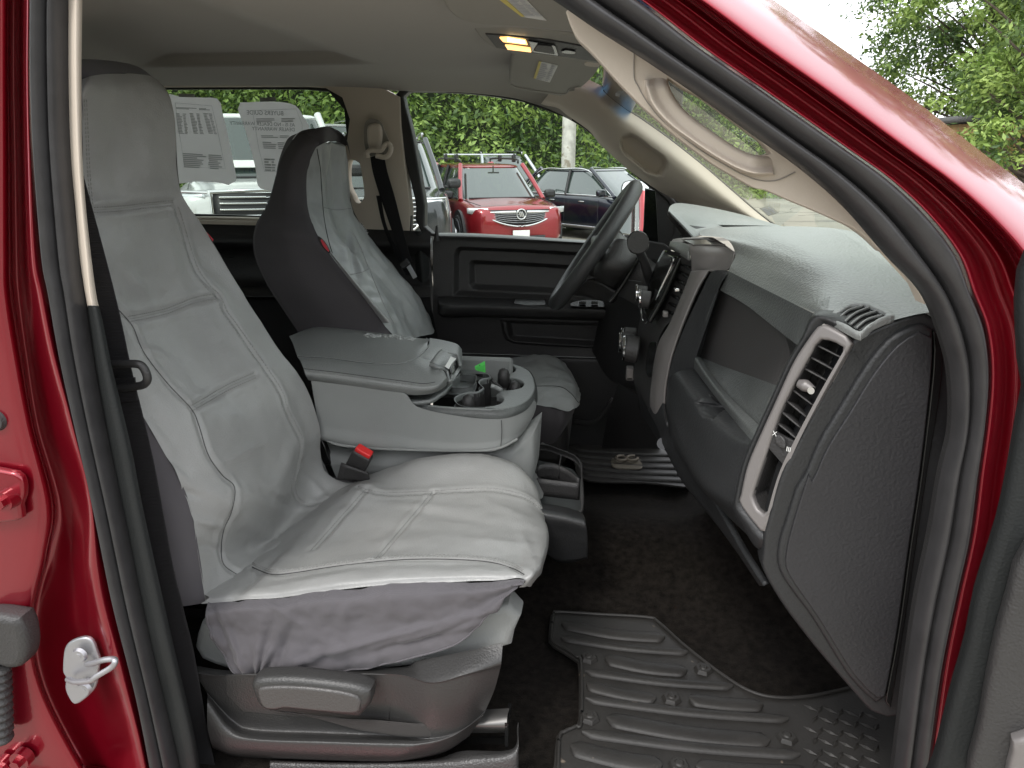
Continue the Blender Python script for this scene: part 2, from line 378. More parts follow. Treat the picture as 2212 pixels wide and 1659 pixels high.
# --- A pillar outer skin and jamb on the right
e0 = [(1150,-140),(1220,-100),(1375,0),(1511,104),(1648,199),(1814,315),(1917,389),(2000,468),(2062,551),(2092,632),(2121,708),(2132,801),(2125,907),(2109,1026),(2092,1159),(2062,1293),(2031,1446),(2001,1659),(1990,1760)]
e9 = [(1290,-250),(1400,-190),(1671,0),(1805,95),(1958,203),(2124,331),(2212,397),(2300,470),(2380,550),(2420,632),(2440,708),(2440,801),(2440,907),(2420,1026),(2400,1159),(2380,1293),(2350,1446),(2320,1659),(2310,1760)]
def mixe(a, b, t): return [(x0+(x1-x0)*t, y0+(y1-y0)*t) for (x0, y0), (x1, y1) in zip(a, b)]
prof = [(0, .012), (.05, -.004), (.13, .030), (.21, .036), (.26, .022), (.30, .016), (.345, .026), (.38, .032), (.41, .018), (.44, -.010), (.48, -.024), (.56, -.016), (.67, .008), (.78, .040), (.89, .088), (1.0, .16)]
rows = [[V(x, y, Yv) for x, y in mixe(e0, e9, t)] for t, Yv in prof]
surf('front_pillar', rows, M['red'], truck, 200, 130)
# --- roof skin over everything
mesh('roof', [boxm((-.85, .83, 1.965), (1.95, 1.62, .04))], M['red'], truck, bevel=.015)
mesh('rear_roof_panel', [boxm((-2.2, .83, 1.95), (.75, 1.62, .04))], M['red'], truck, bevel=.015)
# --- near rear part of the cab side (behind the pillar, left of the picture)
xL = V(-60, 800, 0).x
mesh('rear_door', [boxm((xL-.65, .03, 1.00), (1.2, .06, .98)), boxm((xL-.045, .033, 1.667), (.12, .055, .354)), boxm((xL-1.19, .033, 1.667), (.12, .055, .354)), boxm((xL-.65, .036, 1.89), (1.18, .05, .09))], M['red'], truck, bevel=.01)
mesh('rear_door_glass', [boxm((xL-.6, .05, 1.7), (1.1, .004, .36))], M['glb'], truck)
# --- B-pillar inner cream trim near + lower dark plastic
surf('pillar_trim', [rr([(148,-80),(148,0),(148,167),(153,333),(163,450),(172,553),(184,636),(195,690)], .03),
                     rr([(165,-80),(165,0),(165,167),(170,333),(178,450),(188,553),(196,636),(206,686)], .018),
                     rr([(178,-80),(178,0),(176,167),(178,333),(186,450),(197,553),(208,636),(216,672)], .045),
                     rr([(172,-80),(172,0),(170,167),(172,333),(180,450),(190,553),(202,636),(210,668)], .16)], M['cream'], truck, 60, 24)
pe = [(206,660),(217,673),(240,786),(260,870),(287,986),(310,1106),(366,1359),(419,1586),(437,1700)]
pi = [(188,660),(192,690),(206,786),(225,900),(246,1010),(268,1120),(320,1380),(376,1610),(394,1720)]
surf('pillar_lower_trim', [rr(pi, .032), rr(mixe(pi, pe, .5), .012), rr(pe, .03), rr([(x-4, y) for x, y in pe], .12)], M['rubt'], truck, 60, 24)
# --- near B pillar core (keeps the rear of the cab dark)
mesh('pillar_core', [boxm((V(120, 700, .1).x-.13, .14, 1.25), (.10, .10, 1.3))], M['blk'], truck)

# --- headliner
def ceil_z(X, Y):
    z = 1.875
    def ss(a, b, x): t = min(max((x-a)/(b-a), 0), 1); return t*t*(3-2*t)
    lim = 1.10
    inside = ss(0, .05, lim-Y)*ss(-.02, .09, (X+1.02)+(Y-.6)*.45)*ss(0, .14, -.58-X)
    return z+.028*inside
edgepx = [(-300,178),(-100,180),(177,182),(350,183),(560,183),(740,186),(820,190),(880,194),(1000,197),(1100,208),(1160,224),(1200,240),(1236,258)]
far = np.array([tuple(V(x, y, 1.62)) for x, y in edgepx])
NX, NY = 170, 130
fx = crom(far, NX)
G = np.zeros((NY, NX, 3))
for i, s in enumerate(np.linspace(0, 1, NY)):
    Y = .06+s*1.56
    for j in range(NX):
        X = fx[j, 0]; Xc = min(X, 0.02)
        # towards the middle the front edge swings forward to the header
        t = j/(NX-1); Xm = X+(0.02-fx[-1, 0])*t**6*(1-s)
        ze = fx[j, 2]; zc = ceil_z(Xm, Y)
        k = min(max((Y-1.28)/.34, 0), 1); k = k**2.2
        G[i, j] = (Xm, Y, zc*(1-k)+ze*k)
v, f = gmesh(G); mk('headliner', v, f, M['head'], truck, solid=.01, offset=0)
# --- windscreen header strip between headliner and glass
hd = [V(1298, 192, 1.50), V(1290, 130, .80), V(1290, 60, .12)]
surf('header_trim', [[Vector((.0, 1.56, 1.82)), Vector((.0, .8, 1.868)), Vector((.0, .08, 1.85))], [Vector((.055, 1.53, 1.80)), Vector((.07, .8, 1.845)), Vector((.05, .08, 1.83))]], M['head'], truck, 20, 6)
# --- far side wall above the belt line: cream trim with the window openings
out = [(-420,170),(177,170),(500,170),(690,172),(780,176),(850,178),(882,184),(862,212),(868,300),(880,400),(893,505),(905,512),(700,512),(500,500),(100,495),(-420,490)]
rw = [(-300,192),(350,187),(560,186),(690,187),(728,198),(748,228),(756,262),(756,288),(748,306),(730,325),(715,345),(690,420),(660,474),(560,472),(400,469),(-300,466)]
sl = cr('T', [(810,975),(850,960),(915,980),(960,1020),(985,1150),(1010,1330),(1015,1440),(985,1510),(940,1540),(890,1500),(860,1430),(800,1300),(790,1100)])
plate('far_pillar_trim', None, out, 1.60, .05, M['cream'], truck, holes=[rw, sl], bevel=.003)
plate('rear_window_seal', None, [(-320,182),(350,180),(560,180),(700,182),(735,196),(754,226),(764,262),(764,290),(756,310),(745,340),(700,425),(665,480),(400,476),(-320,472)], 1.645, .02, M['blk'], truck,
      holes=[[(-300,197),(350,194),(560,193),(690,195),(722,206),(741,232),(748,262),(748,288),(741,303),(724,322),(709,345),(684,418),(655,466),(400,462),(-300,458)]], bevel=.004)
mesh('rear_side_glass', [boxm((V(400, 330, 1.67).x-.1, 1.672, V(400, 330, 1.67).z), (1.5, .004, .5))], M['glb'], truck)
# rear door inner panel (dark) and cream ledge
surf('rear_sill_ledge', [W(None, [(-300,466),(300,468),(560,472),(700,476)], 1.66), W(None, [(-300,468),(300,472),(560,476),(700,480)], 1.60), W(None, [(-300,478),(300,482),(560,487),(700,490)], 1.58)], M['cream'], truck, 20, 8)
surf('rear_door_panel', [W(None, [(-300,478),(300,482),(560,487),(930,500)], 1.585), W(None, [(-300,520),(300,522),(560,525),(930,530)], 1.55), W(None, [(-300,545),(300,548),(560,552),(930,556)], 1.59),
     W(None, [(-300,600),(300,604),(560,606),(930,606)], 1.58), W(None, [(-300,640),(300,640),(560,642),(930,642)], 1.50), W(None, [(-300,670),(300,670),(560,670),(930,670)], 1.57), W(None, [(-300,1200),(300,1200),(560,1200),(930,1200)], 1.6)], M['blk'], truck, 30, 50)
# --- driver window: rubber frame, glass
gw = cr('C', [(185,640),(230,608),(600,620),(880,655),(1080,700),(1240,765),(1420,875),(1500,965),(1650,1100),(1800,1230),(1960,1370)])+[(1440,530),(1300,528),(1140,516),(934,505)]+cr('C', [(330,1350),(250,900)])
fw = cr('C', [(115,700),(140,615),(200,568),(280,552),(560,580),(900,638),(1150,722),(1330,790),(1450,860),(1550,970),(1700,1110),(1870,1240),(2000,1340)])+[(1480,534),(1300,532),(1140,520),(915,508)]+cr('C', [(270,1350),(160,900)])
plate('window_seal', None, fw, 1.615, .05, M['blk'], truck, holes=[gw], bevel=.006)
plate('window_glass', None, [(860,190),(1110,190),(1300,260),(1500,440),(1480,560),(900,540)], 1.655, .004, M['gl'], truck, bevel=.0005, rnd=False)
# --- driver A pillar trim with moulded recess
up = cr('U', [(-200,200),(-60,290),(155,400),(190,470),(400,640),(600,770),(800,910),(1000,1060),(1300,1300),(1600,1560)])+cr('X', [(900,590),(1060,715),(1180,800)])
lo = cr('C', [(1100,690),(1215,725),(1290,775),(1420,868),(1490,955),(1560,1020),(1650,1100),(1760,1185),(1900,1275),(2080,1370)])+[(1560,480),(1620,500),(1690,520)]
rec = cr('U', [(355,1010),(375,955),(480,920),(560,955),(720,1080),(840,1160),(880,1230),(872,1315),(820,1382),(750,1392),(640,1350),(520,1250),(400,1150),(362,1080)])
def inpoly(q, P):
    x, y = q; c = False; n = len(P)
    for i in range(n):
        x0, y0 = P[i]; x1, y1 = P[i-1]
        if (y0 > y) != (y1 > y) and x < (x1-x0)*(y-y0)/(y1-y0)+x0: c = not c
    return c
def pdist(q, P):
    b = 1e9
    for i in range(len(P)):
        ax, ay = P[i-1]; bx, by = P[i]; dx, dy = bx-ax, by-ay
        t = max(0, min(1, ((q[0]-ax)*dx+(q[1]-ay)*dy)/(dx*dx+dy*dy+1e-9))); b = min(b, math.hypot(q[0]-ax-t*dx, q[1]-ay-t*dy))
    return b
def recess(P, depth, soft=6):
    def d(G, N):
        H = G.copy()
        for i in range(G.shape[0]):
            for j in range(G.shape[1]):
                q = proj(G[i, j])
                if inpoly(q, P): H[i, j] = G[i, j]+np.array((0, depth, 0))*min(1, pdist(q, P)/soft)
        return H
    return d
surf('driver_pillar_trim', [rr(up, 1.50), rr(mixe(up, lo, .25), 1.475), rr(mixe(up, lo, .55), 1.50), rr(mixe(up, lo, .85), 1.55), rr(lo, 1.60)], M['cream'], truck, 160, 80, disp=recess(rec, .05))
# --- windscreen glass, seal line and shade band
_upc = arc([V(x, y, 1.505) for x, y in cr('U', [(165,395),(190,470),(400,640),(600,770),(800,910),(1000,1060),(1300,1300),(1600,1560)])+cr('X', [(900,590),(1060,712),(1190,800)])], 60)
_rtc = arc([V(x, y, .05) for x, y in [(1190,-60),(1300,40),(1420,120),(1540,205),(1650,285),(1760,370),(1850,450),(1940,560),(2010,650),(2050,720)]], 60)
def ws(s, t):
    i = min(max(t, 0), 1)*59; i0 = int(min(i, 58)); f = i-i0
    A_ = _upc[i0]*(1-f)+_upc[i0+1]*f; B_ = _rtc[i0]*(1-f)+_rtc[i0+1]*f
    p = A_*(1-s)+B_*s; p[0] += .045*math.sin(math.pi*s)*(.4+t); p[2] += .02*math.sin(math.pi*s)*(1-t); return p
def wsg(t0, t1, n=12): return np.array([[ws(s, t) for s in np.linspace(0, 1, 24)] for t in np.linspace(t0, t1, n)])
v, f = gmesh(wsg(.17, 1.0)); mk('windshield', v, f, M['gls'], truck)
v, f = gmesh(wsg(0, .17)); mk('shade_band', v, f, M['band'], truck)
tube('windshield_seal', [Vector(ws(0, t)) for t in np.linspace(0, 1, 40)], .005, M['blk'], truck)
# --- passenger A pillar trim with grab handle opening
olo = cr('U', [(-140,-170),(20,0),(140,130),(300,310),(450,470),(620,640),(760,760),(900,890),(1050,1010),(1250,1160),(1400,1270),(1620,1400),(1850,1530)])+cr('X', [(1000,390),(1280,510),(1500,600),(1750,710),(1890,780),(2050,900),(2190,1030)])+cr('G', [(1540,440),(1610,560),(1650,650),(1672,694)])
opu = [(2014,664),(1996,632),(1917,545),(1826,442),(1731,358),(1627,285),(1511,201),(1400,126),(1296,60),(1222,8)]
hole = cr('U', [(880,300),(900,390),(950,500),(1050,640),(1180,755),(1350,880),(1500,985),(1650,1080),(1780,1140),(1880,1162),(2032,1152),(2000,1095),(1900,990),(1750,880),(1550,720),(1300,540),(1080,432),(960,355)])
pt = plate('pillar_handle_trim', None, olo+opu, .075, .03, M['cream'], truck, holes=[hole], bevel=.002)
# the grip: a broad softly rounded band along the lower side of the opening
g0 = cr('U', [(880,300),(900,390),(950,500),(1050,640),(1180,755),(1350,880),(1500,985),(1650,1080),(1780,1140),(1880,1165),(2030,1155)])
g1 = cr('U', [(835,305),(858,400),(915,520),(1020,660),(1160,785),(1330,905),(1480,1010),(1630,1105),(1760,1165),(1870,1195),(2032,1190)])
g2 = cr('U', [(740,315),(750,420),(810,560),(920,715),(1060,850),(1230,980),(1400,1090),(1560,1190),(1710,1260),(1860,1300),(2050,1280)])
g3 = cr('U', [(655,335),(660,420),(715,580),(820,725),(960,855),(1140,985),(1320,1110),(1490,1215),(1670,1310),(1850,1365),(2050,1360)])
g4 = cr('U', [(628,335),(632,425),(690,600),(795,745),(935,880),(1115,1010),(1300,1135),(1475,1240),(1660,1335),(1850,1392),(2075,1385)])
def gy(E, Y, e=.012): return [V(x, y, Y+(e if i in (0, len(E)-1) else 0)) for i, (x, y) in enumerate(E)]
surf('grab_handle', [gy(g0, .115, 0), gy(g0, .075), gy(g1, .064), gy(g2, .062), gy(g3, .052), gy(g4, .078, -.002)], M['cream'], truck, 80, 50)
tube('trim_seam', [V(x, y, .0738) for x, y in cr('U', [(515,0),(515,290),(560,400),(650,560),(800,750),(1000,920),(1250,1110),(1500,1260),(1700,1370),(1900,1440),(2100,1440),(2300,1350)])], .0007, M['head'], truck, n=80)
plate('rearview_mirror', 'U', [(860,200),(1200,300),(1070,440),(1052,600),(1010,590),(940,450),(880,320)], .80, .05, M['blk2'], truck, bevel=.005)
# --- floor, firewall, rear wall
fl = []
def floor_z(X, Y):
    hump = math.exp(-((Y-.92)/.20)**2)*.10
    x0 = .54-.30*min(max((Y-.45)/.5, 0), 1); t = min(max((X-x0)/.35, 0), 1); rise = .34*t*t*(3-2*t)
    t2 = min(max((Y-1.2)/.3, 0), 1)
    return .588+hump*(1 if X > -.9 else 1)+rise*1.0-.02*t2
G = np.array([[(X, Y, floor_z(X, Y)+.003*noise.noise(Vector((X*9, Y*9, 0)))+.012*noise.noise(Vector((X*3.2, Y*3.2, 4)))) for X in np.linspace(-2.3, 1.0, 150)] for Y in np.linspace(.0, 1.75, 90)])
v, f = gmesh(G); mk('carpet', v, f, M['carpet'], truck)
mesh('firewall', [boxm((.80, .83, .95), (.06, 1.7, .9))], M['blk'], truck)
mesh('rear_wall', [boxm((-2.25, .83, 1.0), (.06, 1.6, .9)), boxm((-2.25, .83, 1.86), (.06, 1.6, .1))], M['blk'], truck)
mesh('back_glass', [boxm((-2.26, .83, 1.62), (.004, 1.4, .38))], M['glb'], truck)
mesh('rear_bench', [boxm((-1.75, .85, .95), (.5, 1.35, .22)), boxm((-2.05, .85, 1.25), (.16, 1.35, .65), Matrix.Rotation(-.15, 3, 'Y'))], M['blk2'], truck, bevel=.04)
mesh('underbody', [boxm((-.7, .83, .52), (3.4, 1.6, .1))], M['blk'], truck)
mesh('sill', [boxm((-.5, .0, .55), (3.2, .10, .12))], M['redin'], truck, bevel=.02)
# --- far lower B pillar + driver belt
surf('pillar_lower_trim', [W(None, [(893,500),(897,560),(905,650),(918,760),(930,860)], 1.585), W(None, [(905,500),(910,560),(920,650),(932,760),(944,860)], 1.57), W(None, [(926,505),(930,560),(938,650),(948,760),(956,860)], 1.60)], M['rubt'], truck, 20, 10)
mesh('rear_pillar_panel', [boxm(V(860, 620, 1.62)+Vector((0, 0, 0)), (.12, .03, .5))], M['blk'], truck)
bl = W('B', [(1462,545),(1480,650),(1525,800),(1590,990),(1655,1180),(1680,1235)], [1.50, 1.51, 1.52, 1.52, 1.52, 1.52])
br = W('B', [(1552,520),(1575,640),(1622,800),(1670,990),(1722,1185),(1740,1235)], [1.50, 1.51, 1.52, 1.52, 1.52, 1.52])
surf('seat_belt', [bl, br], M['belt'], truck, 40, 6, solid=.0015)
surf('belt_lower_run', [W('B', [(1500,800),(1545,1000),(1620,1180),(1700,1330)], 1.545), W('B', [(1530,800),(1570,1000),(1650,1170),(1745,1330)], 1.545)], M['belt'], truck, 20, 4, solid=.001)
tube('belt_guide', W('B', [(1445,550),(1440,520),(1465,500),(1530,500),(1555,470),(1580,455),(1598,480),(1590,520),(1560,545),(1500,535)], 1.50), .008, M['cream'], truck, n=40)
plate('belt_height_adjuster', 'B', [(1440,340),(1480,318),(1520,330),(1535,380),(1530,450),(1515,490),(1480,508),(1450,490),(1437,420)], 1.535, .035, M['cream'], truck, bevel=.010)
plate('adjuster_recess', 'B', [(1425,320),(1470,290),(1530,310),(1560,380),(1590,460),(1560,530),(1470,540),(1432,500),(1418,420)], 1.551, .004, M['head'], truck, bevel=.002)
mesh('belt_tongue', [boxm(V(874, 570, 1.51), (.035, .012, .025), Matrix.Rotation(-.6, 3, 'Y'))], M['blk'], truck, bevel=.004)
mesh('tongue_blade', [boxm(V(889, 586, 1.51), (.016, .003, .05), Matrix.Rotation(-.5, 3, 'Y'))], M['steel'], truck, bevel=.001)
# --- passenger belt: webbing, loop and guide
br2 = [(205,510),(227,553),(257,673),(280,780),(293,836),(310,903),(333,1003),(352,1106),(373,1220),(398,1324),(419,1411),(450,1586),(464,1652),(480,1720)]
bl2 = [(175,380),(188,553),(205,673),(228,780),(245,836),(262,903),(283,1003),(304,1106),(328,1220),(352,1324),(374,1411),(408,1586),(424,1652),(440,1720)]
br2[0] = (180, 380)
surf('seat_belt', [rr(bl2, .085), rr(br2, .085)], M['belt'], truck, 120, 10, solid=.0016)
tube('belt_loop', W('E', [(690,705),(800,700),(890,700),(930,725),(955,790),(935,830),(880,845),(760,860)], [.075, .07, .066, .066, .066, .07, .075, .08]), .0062, M['blk'], truck, n=60)
plate('belt_fold', 'E', [(745,795),(868,790),(888,935),(775,950)], .079, .004, M['belt'], truck, bevel=.001, rnd=False)
# --- fittings on the red pillar: striker, hinge, bolts, wiring boot
sk = thing  # (parts of the truck, no empties)
st = plate('door_striker', 'H', [(395,930),(430,880),(500,855),(545,858),(575,890),(600,960),(612,1000),(600,1080),(590,1150),(560,1200),(490,1258),(450,1262),(415,1210),(400,1160),(405,1100),(385,1060)], -.012, .008, M['steel'], truck, bevel=.003)
tube('striker_bar', W('H', [(420,1110),(470,1125),(560,1118),(600,1090),(690,1035),(712,1000),(700,985),(640,990),(580,1010),(540,1015)], [-.02, -.035, -.055, -.06, -.06, -.06, -.055, -.05, -.035, -.02]), .0045, M['steel'], truck, n=50).parent = st
for c in ((497, 957), (525, 1165)):
    p = W('H', [c], -.02)[0]
    mesh('screw', [cylm(p, p+Vector((0, -.005, 0)), .0125, .010), cylm(p+Vector((0, -.005, 0)), p+Vector((0, -.0055, 0)), .005, .005, 6)], M['steel'], st)
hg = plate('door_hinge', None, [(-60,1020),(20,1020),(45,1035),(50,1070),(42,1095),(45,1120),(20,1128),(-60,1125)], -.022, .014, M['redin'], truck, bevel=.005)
p = V(14, 1080, -.03); mesh('bolt', [cylm(p+Vector((0, .01, 0)), p+Vector((0, -.008, 0)), .016, .015, 24), cylm(p+Vector((0, -.008, 0)), p+Vector((0, -.016, 0)), .009, .009, 6)], M['redin'], hg)
plate('wiring_grommet', None, [(-60,1338),(20,1336),(42,1350),(52,1380),(54,1420),(40,1445),(10,1448),(-10,1440),(-60,1440)], -.04, .04, M['blk2'], truck, bevel=.012)
v, f = sweep([V(-4+12*math.sin(t*.5), 1440+t*160, -.03) for t in np.linspace(0, 1, 61)], [.016+.0035*math.sin(i*2*math.pi/6.2) for i in range(61)])
mk('wiring_boot', v, f, M['blk2'], truck)
for px, py in ((46, 1640), (8, 1655)):
    p = V(px, py, -.02); mesh('bolt', [cylm(p+Vector((0, .01, 0)), p+Vector((0, -.006, 0)), .017), cylm(p+Vector((0, -.006, 0)), p+Vector((0, -.016, 0)), .010, .009, 6)], M['redin'], truck)
p = V(-2, 905, .0); mesh('plug', [cylm(p, p+Vector((0, -.012, 0)), .018, .014)], M['blk2'], truck)
# --- open passenger door edge, lower right
dpl = Pl(V(2150, 1300, -.12), (-.35, -1, 0))
dk = plate('open_door', None, [(2207,590),(2300,590),(2300,1760),(2000,1760),(2022,1659),(2058,1510),(2088,1407),(2111,1293),(2157,1148),(2184,1026),(2206,900),(2218,850),(2207,790)], Pl(V(2150, 1300, -.10), (-.3, -1, 0)), .04, M['rubt'], truck, bevel=.012)
plate('door_panel', None, [(2300,1180),(2212,1195),(2180,1290),(2150,1400),(2120,1560),(2100,1720),(2300,1720)], Pl(V(2180, 1400, -.135), (-.3, -1, 0)), .03, M['blk2'], dk, bevel=.01)
plate('door_pocket', None, [(2300,1595),(2200,1600),(2188,1625),(2180,1720),(2300,1720)], Pl(V(2200, 1650, -.16), (-.3, -1, 0)), .02, M['silver'], dk, bevel=.006)
# ================================================================ seats (parts of the truck) and their slip covers (things of their own)
def seamdisp(seams, depth=.003, wid=.006, extra=None):
    def d(G, N):
        b = bvh_of(G); P = G.reshape(-1, 3); off = np.zeros(len(P))
        for k, pts in seams:
            q = on(b, k, pts, 40)
            if len(q) > 1:
                dd = poly_dist(P, q); off -= depth*np.exp(-(dd/wid)**2); off += depth*.45*np.exp(-((dd-.014)/.008)**2)
        if extra is not None: off += extra(P, G)
        return G+N*off.reshape(G.shape[0], G.shape[1], 1)
    return d
def stitches(name, G, k, pts, m, parent, gap=.007, ln=.0045, r=.0007, lift=.0006, off=0.0, n=300):
    b = bvh_of(G); q = on(b, k, pts, n, lift)
    if len(q) < 3: return
    Q = np.array([tuple(p) for p in q]); d = np.r_[0, np.cumsum(np.linalg.norm(np.diff(Q, axis=0), axis=1))]
    vs, fs = [], []
    for s in np.arange(0, d[-1]-ln, gap):
        a = [np.interp(s, d, Q[:, j]) for j in range(3)]; c = [np.interp(s+ln, d, Q[:, j]) for j in range(3)]
        v, f = cylm(a, c, r, n=5); bb = len(vs); vs += v; fs += [tuple(i+bb for i in x) for x in f]
    if vs: mk(name, vs, fs, m, parent)
def seamline(name, G, k, pts, m, parent, r=.0011, lift=.0002, n=80):
    q = on(bvh_of(G), k, pts, n, lift)
    if len(q) > 2: v, f = sweep(q, r); mk(name, v, f, m, parent)
pc = thing('seat_cover', 'light grey leatherette slip cover on the near passenger seat, seat cushion and backrest showing', 'seat cover', group='slip covers on the front seats')
Yh = [.27,.29,.39,.48,.51]; Ym = [.25,.27,.39,.50,.53]; Ys = [.21,.25,.39,.54,.59]; Yb = [.16,.24,.40,.56,.64]
BR = [([(172,172),(200,163),(262,158),(325,165),(352,186)], [.30,.31,.40,.48,.51]),
      ([(176,200),(196,190),(268,188),(340,195),(367,212)], Yh),
      ([(178,260),(197,255),(275,250),(350,255),(378,265)], Yh),
      ([(180,380),(199,380),(288,378),(362,374),(385,378)], Yh),
      ([(186,455),(206,452),(292,447),(374,438),(400,436)], Ym),
      ([(205,540),(228,545),(315,540),(410,525),(455,515)], Ys),
      ([(228,640),(255,665),(350,652),(460,620),(528,640)], [.17,.24,.40,.555,.63]),
      ([(255,745),(308,762),(405,748),(520,712),(590,738)], Yb),
      ([(285,845),(365,832),(468,826),(585,800),(655,828)], Yb),
      ([(316,915),(432,920),(540,905),(632,885),(690,915)], Yb),
      ([(358,985),(482,1026),(575,1005),(652,962),(692,968)], Yb),
      ([(405,1080),(505,1085),(600,1070),(645,1030),(700,1016)], Yb),
      ([(430,1200),(482,1195),(575,1165),(660,1085),(735,1040)], Yb),
      ([(443,1303),(515,1250),(612,1172),(700,1092),(775,1042)], Yb)]
rowsB = [[V(x, y, yy) for (x, y), yy in zip(p, Y)] for p, Y in BR]
S_near = [(257,670),(287,706),(310,760),(360,826),(413,883),(430,920),(450,983),(480,1026),(507,1053),(500,1106),(484,1143),(478,1185),(484,1220),(517,1244)]
S_far = cr('B', [(172,880),(200,960),(240,1100),(300,1280),(380,1400),(450,1470),(500,1580),(560,1659)])+cr('F', [(10,520),(60,650),(130,790),(155,850),(150,950),(112,1090),(125,1190),(200,1235),(300,1215),(390,1195)])
H1 = [(204,453),(260,450),(320,443),(374,438)]; H2 = cr('E', [(830,410),(960,385),(1100,350),(1250,290),(1400,262)]); H3 = cr('E', [(1245,985),(1350,925),(1480,850),(1659,770)])
H0 = [(182,215),(186,300),(190,380),(196,445)]
def wrB(P, G):
    o = .0032*fbm(P, 8, 3, 3.1)+.0009*fbm(P, 26, 2, 1.7)
    # pillowed quilting and pull folds near the waist and shoulder
    pp = np.array([proj(p) for p in P]); x, y = pp[:, 0], pp[:, 1]
    for (cx, cy, ang, ln, wd, a) in [(420,470,1.25,60,14,.005),(470,640,.9,60,16,.006),(375,560,1.3,70,18,.004),(340,940,.9,60,12,.005),(370,1010,.7,45,9,.005),(395,1060,.35,45,8,-.005),(620,1000,1.9,60,14,.006),(560,1150,.75,90,22,.006),(450,1130,.2,35,8,.006),(447,1180,.3,35,8,-.005),(590,700,1.0,40,12,.005),(300,620,.9,40,14,.005),(650,890,1.2,50,12,-.004),(250,330,1.5,90,26,-.004),(320,350,1.5,90,22,.004),
                                  (520,980,-.45,70,13,.004),(600,1080,.55,60,12,-.005),(690,1060,.8,50,9,.005),(330,760,.3,30,9,.003)]:
        dx, dy = x-cx, y-cy; u = dx*math.cos(ang)+dy*math.sin(ang); v = -dx*math.sin(ang)+dy*math.cos(ang)
        o += a*np.exp(-(u/ln)**2-(v/wd)**2)
    return o
sB = [(None, S_near), (None, S_far), (None, H1), (None, H2), (None, H3)]
bo, GB = surf('backrest_panel', rowsB, M['cover'], pc, 190, 260, disp=seamdisp(sB, .0035, .006, wrB), ret=True)
for s, thin in ((S_near, 1), (H1, 0), (H2, 0), (H3, 0)):
    seamline('seam', GB, None, s, M['seam'] if thin else M['stitch'], pc, .0008 if thin else .0005)
def off(pts, dx, dy): return [(x+dx, y+dy) for x, y in pts]
for s, dx, dy in ((S_far, -4, 2), (S_far, 5, -2), (H1, 0, -5), (H1, 0, 6), (H2, 0, -6), (H2, 0, 6), (H3, -1, -6), (H3, 1, 6), (H0, 0, 0), (H0, 5, 0)):
    stitches('stitching', GB, None, off(s, dx, dy), M['stitch'], pc)
# side, hood and far edge of stretch fabric
Ledge = [r[0] for r in rowsB]; Redge = [r[-1] for r in rowsB]; Tedge = rowsB[0]
def mv(L, dx=0, dy=0, dz=0): return [Vector(p)+Vector((dx, dy, dz)) for p in L]
GS = [mv(Ledge, 0, .002, 0), mv(Ledge, -.05, -.018, 0), mv(Ledge, -.12, -.01, 0), mv(Ledge, -.17, .03, 0)]
GS = [[p.lerp(q, 0) if False else p for p, q in zip(a, Ledge)] for a in GS]
surf('side_fabric', GS, M['fab'], pc, 80, 24, disp=lambda G, N: G+N*(.003*fbm(G.reshape(-1, 3), 14, 3, 8)).reshape(G.shape[0], G.shape[1], 1))
surf('far_side_fabric', [Redge, mv(Redge, -.02, .012, 0), mv(Redge, -.10, .02, 0), mv(Redge, -.16, -.02, 0)], M['fab'], pc, 80, 12)
surf('back_fabric', [mv(Ledge, -.17, .03, 0), mv([a.lerp(b, .5) for a, b in zip(Ledge, Redge)], -.20, 0, 0), mv(Redge, -.16, -.02, 0)], M['fab'], pc, 60, 20)
surf('hood_fabric', [Tedge, mv(Tedge, -.04, .01, .022), mv(Tedge, -.10, .01, .02), mv(Tedge, -.17, .0, -.02)], M['fab'], pc, 30, 16)
# sewn tag on the far shoulder
plate('sewn_tag', 'A', [(1248,1415),(1262,1420),(1300,1470),(1345,1515),(1385,1562),(1365,1560),(1320,1520),(1275,1465)], .60, .003, M['warn'], pc, bevel=.0005)
# cushion
Yc = [.66, .63, .555, .40, .22, .15, .135]
CU = [[(735,1046),(790,1028),(850,1006),(920,988),(1000,978),(1060,985),(1110,1003),(1143,1040),(1150,1090)],
      [(728,1060),(785,1038),(850,1020),(920,1003),(1000,995),(1068,1000),(1122,1018),(1158,1055),(1160,1110)],
      [(700,1095),(773,1056),(850,1066),(930,1064),(1041,1058),(1113,1066),(1152,1084),(1174,1108),(1172,1150)],
      [(610,1172),(690,1150),(780,1147),(870,1142),(980,1135),(1080,1133),(1150,1140),(1184,1160),(1172,1225)],
      [(517,1248),(590,1240),(660,1232),(744,1221),(891,1208),(1037,1209),(1110,1215),(1168,1212),(1150,1262)],
      [(470,1285),(540,1278),(620,1270),(720,1255),(870,1240),(1020,1236),(1095,1237),(1150,1238),(1135,1265)],
      [(444,1303),(520,1297),(600,1292),(700,1278),(850,1263),(1000,1256),(1070,1255),(1130,1252),(1118,1266)]]
rowsC = [[V(x, y, yy) for x, y in p] for p, yy in zip(CU, Yc)]
rowsC = [[r[0]+Vector((-.12*k_, 0, -.03*k_)), r[0]+Vector((-.03*k_, 0, -.006*k_))]+r[1:] for r, k_ in zip(rowsC, (1, 1, 1, 1, .8, .15, .05))]
U1 = cr('F', [(500,1135),(640,1170),(900,1165),(1250,1145),(1450,1170),(1560,1220),(1630,1290)])
X1 = cr('F', [(560,1140),(400,1320),(230,1510)]); X2 = cr('F', [(960,1160),(800,1350),(620,1560)])
L1 = cr('I', [(455,395),(510,420),(580,440),(700,430),(1000,385),(1400,350),(1800,360),(1980,400),(2060,440)])
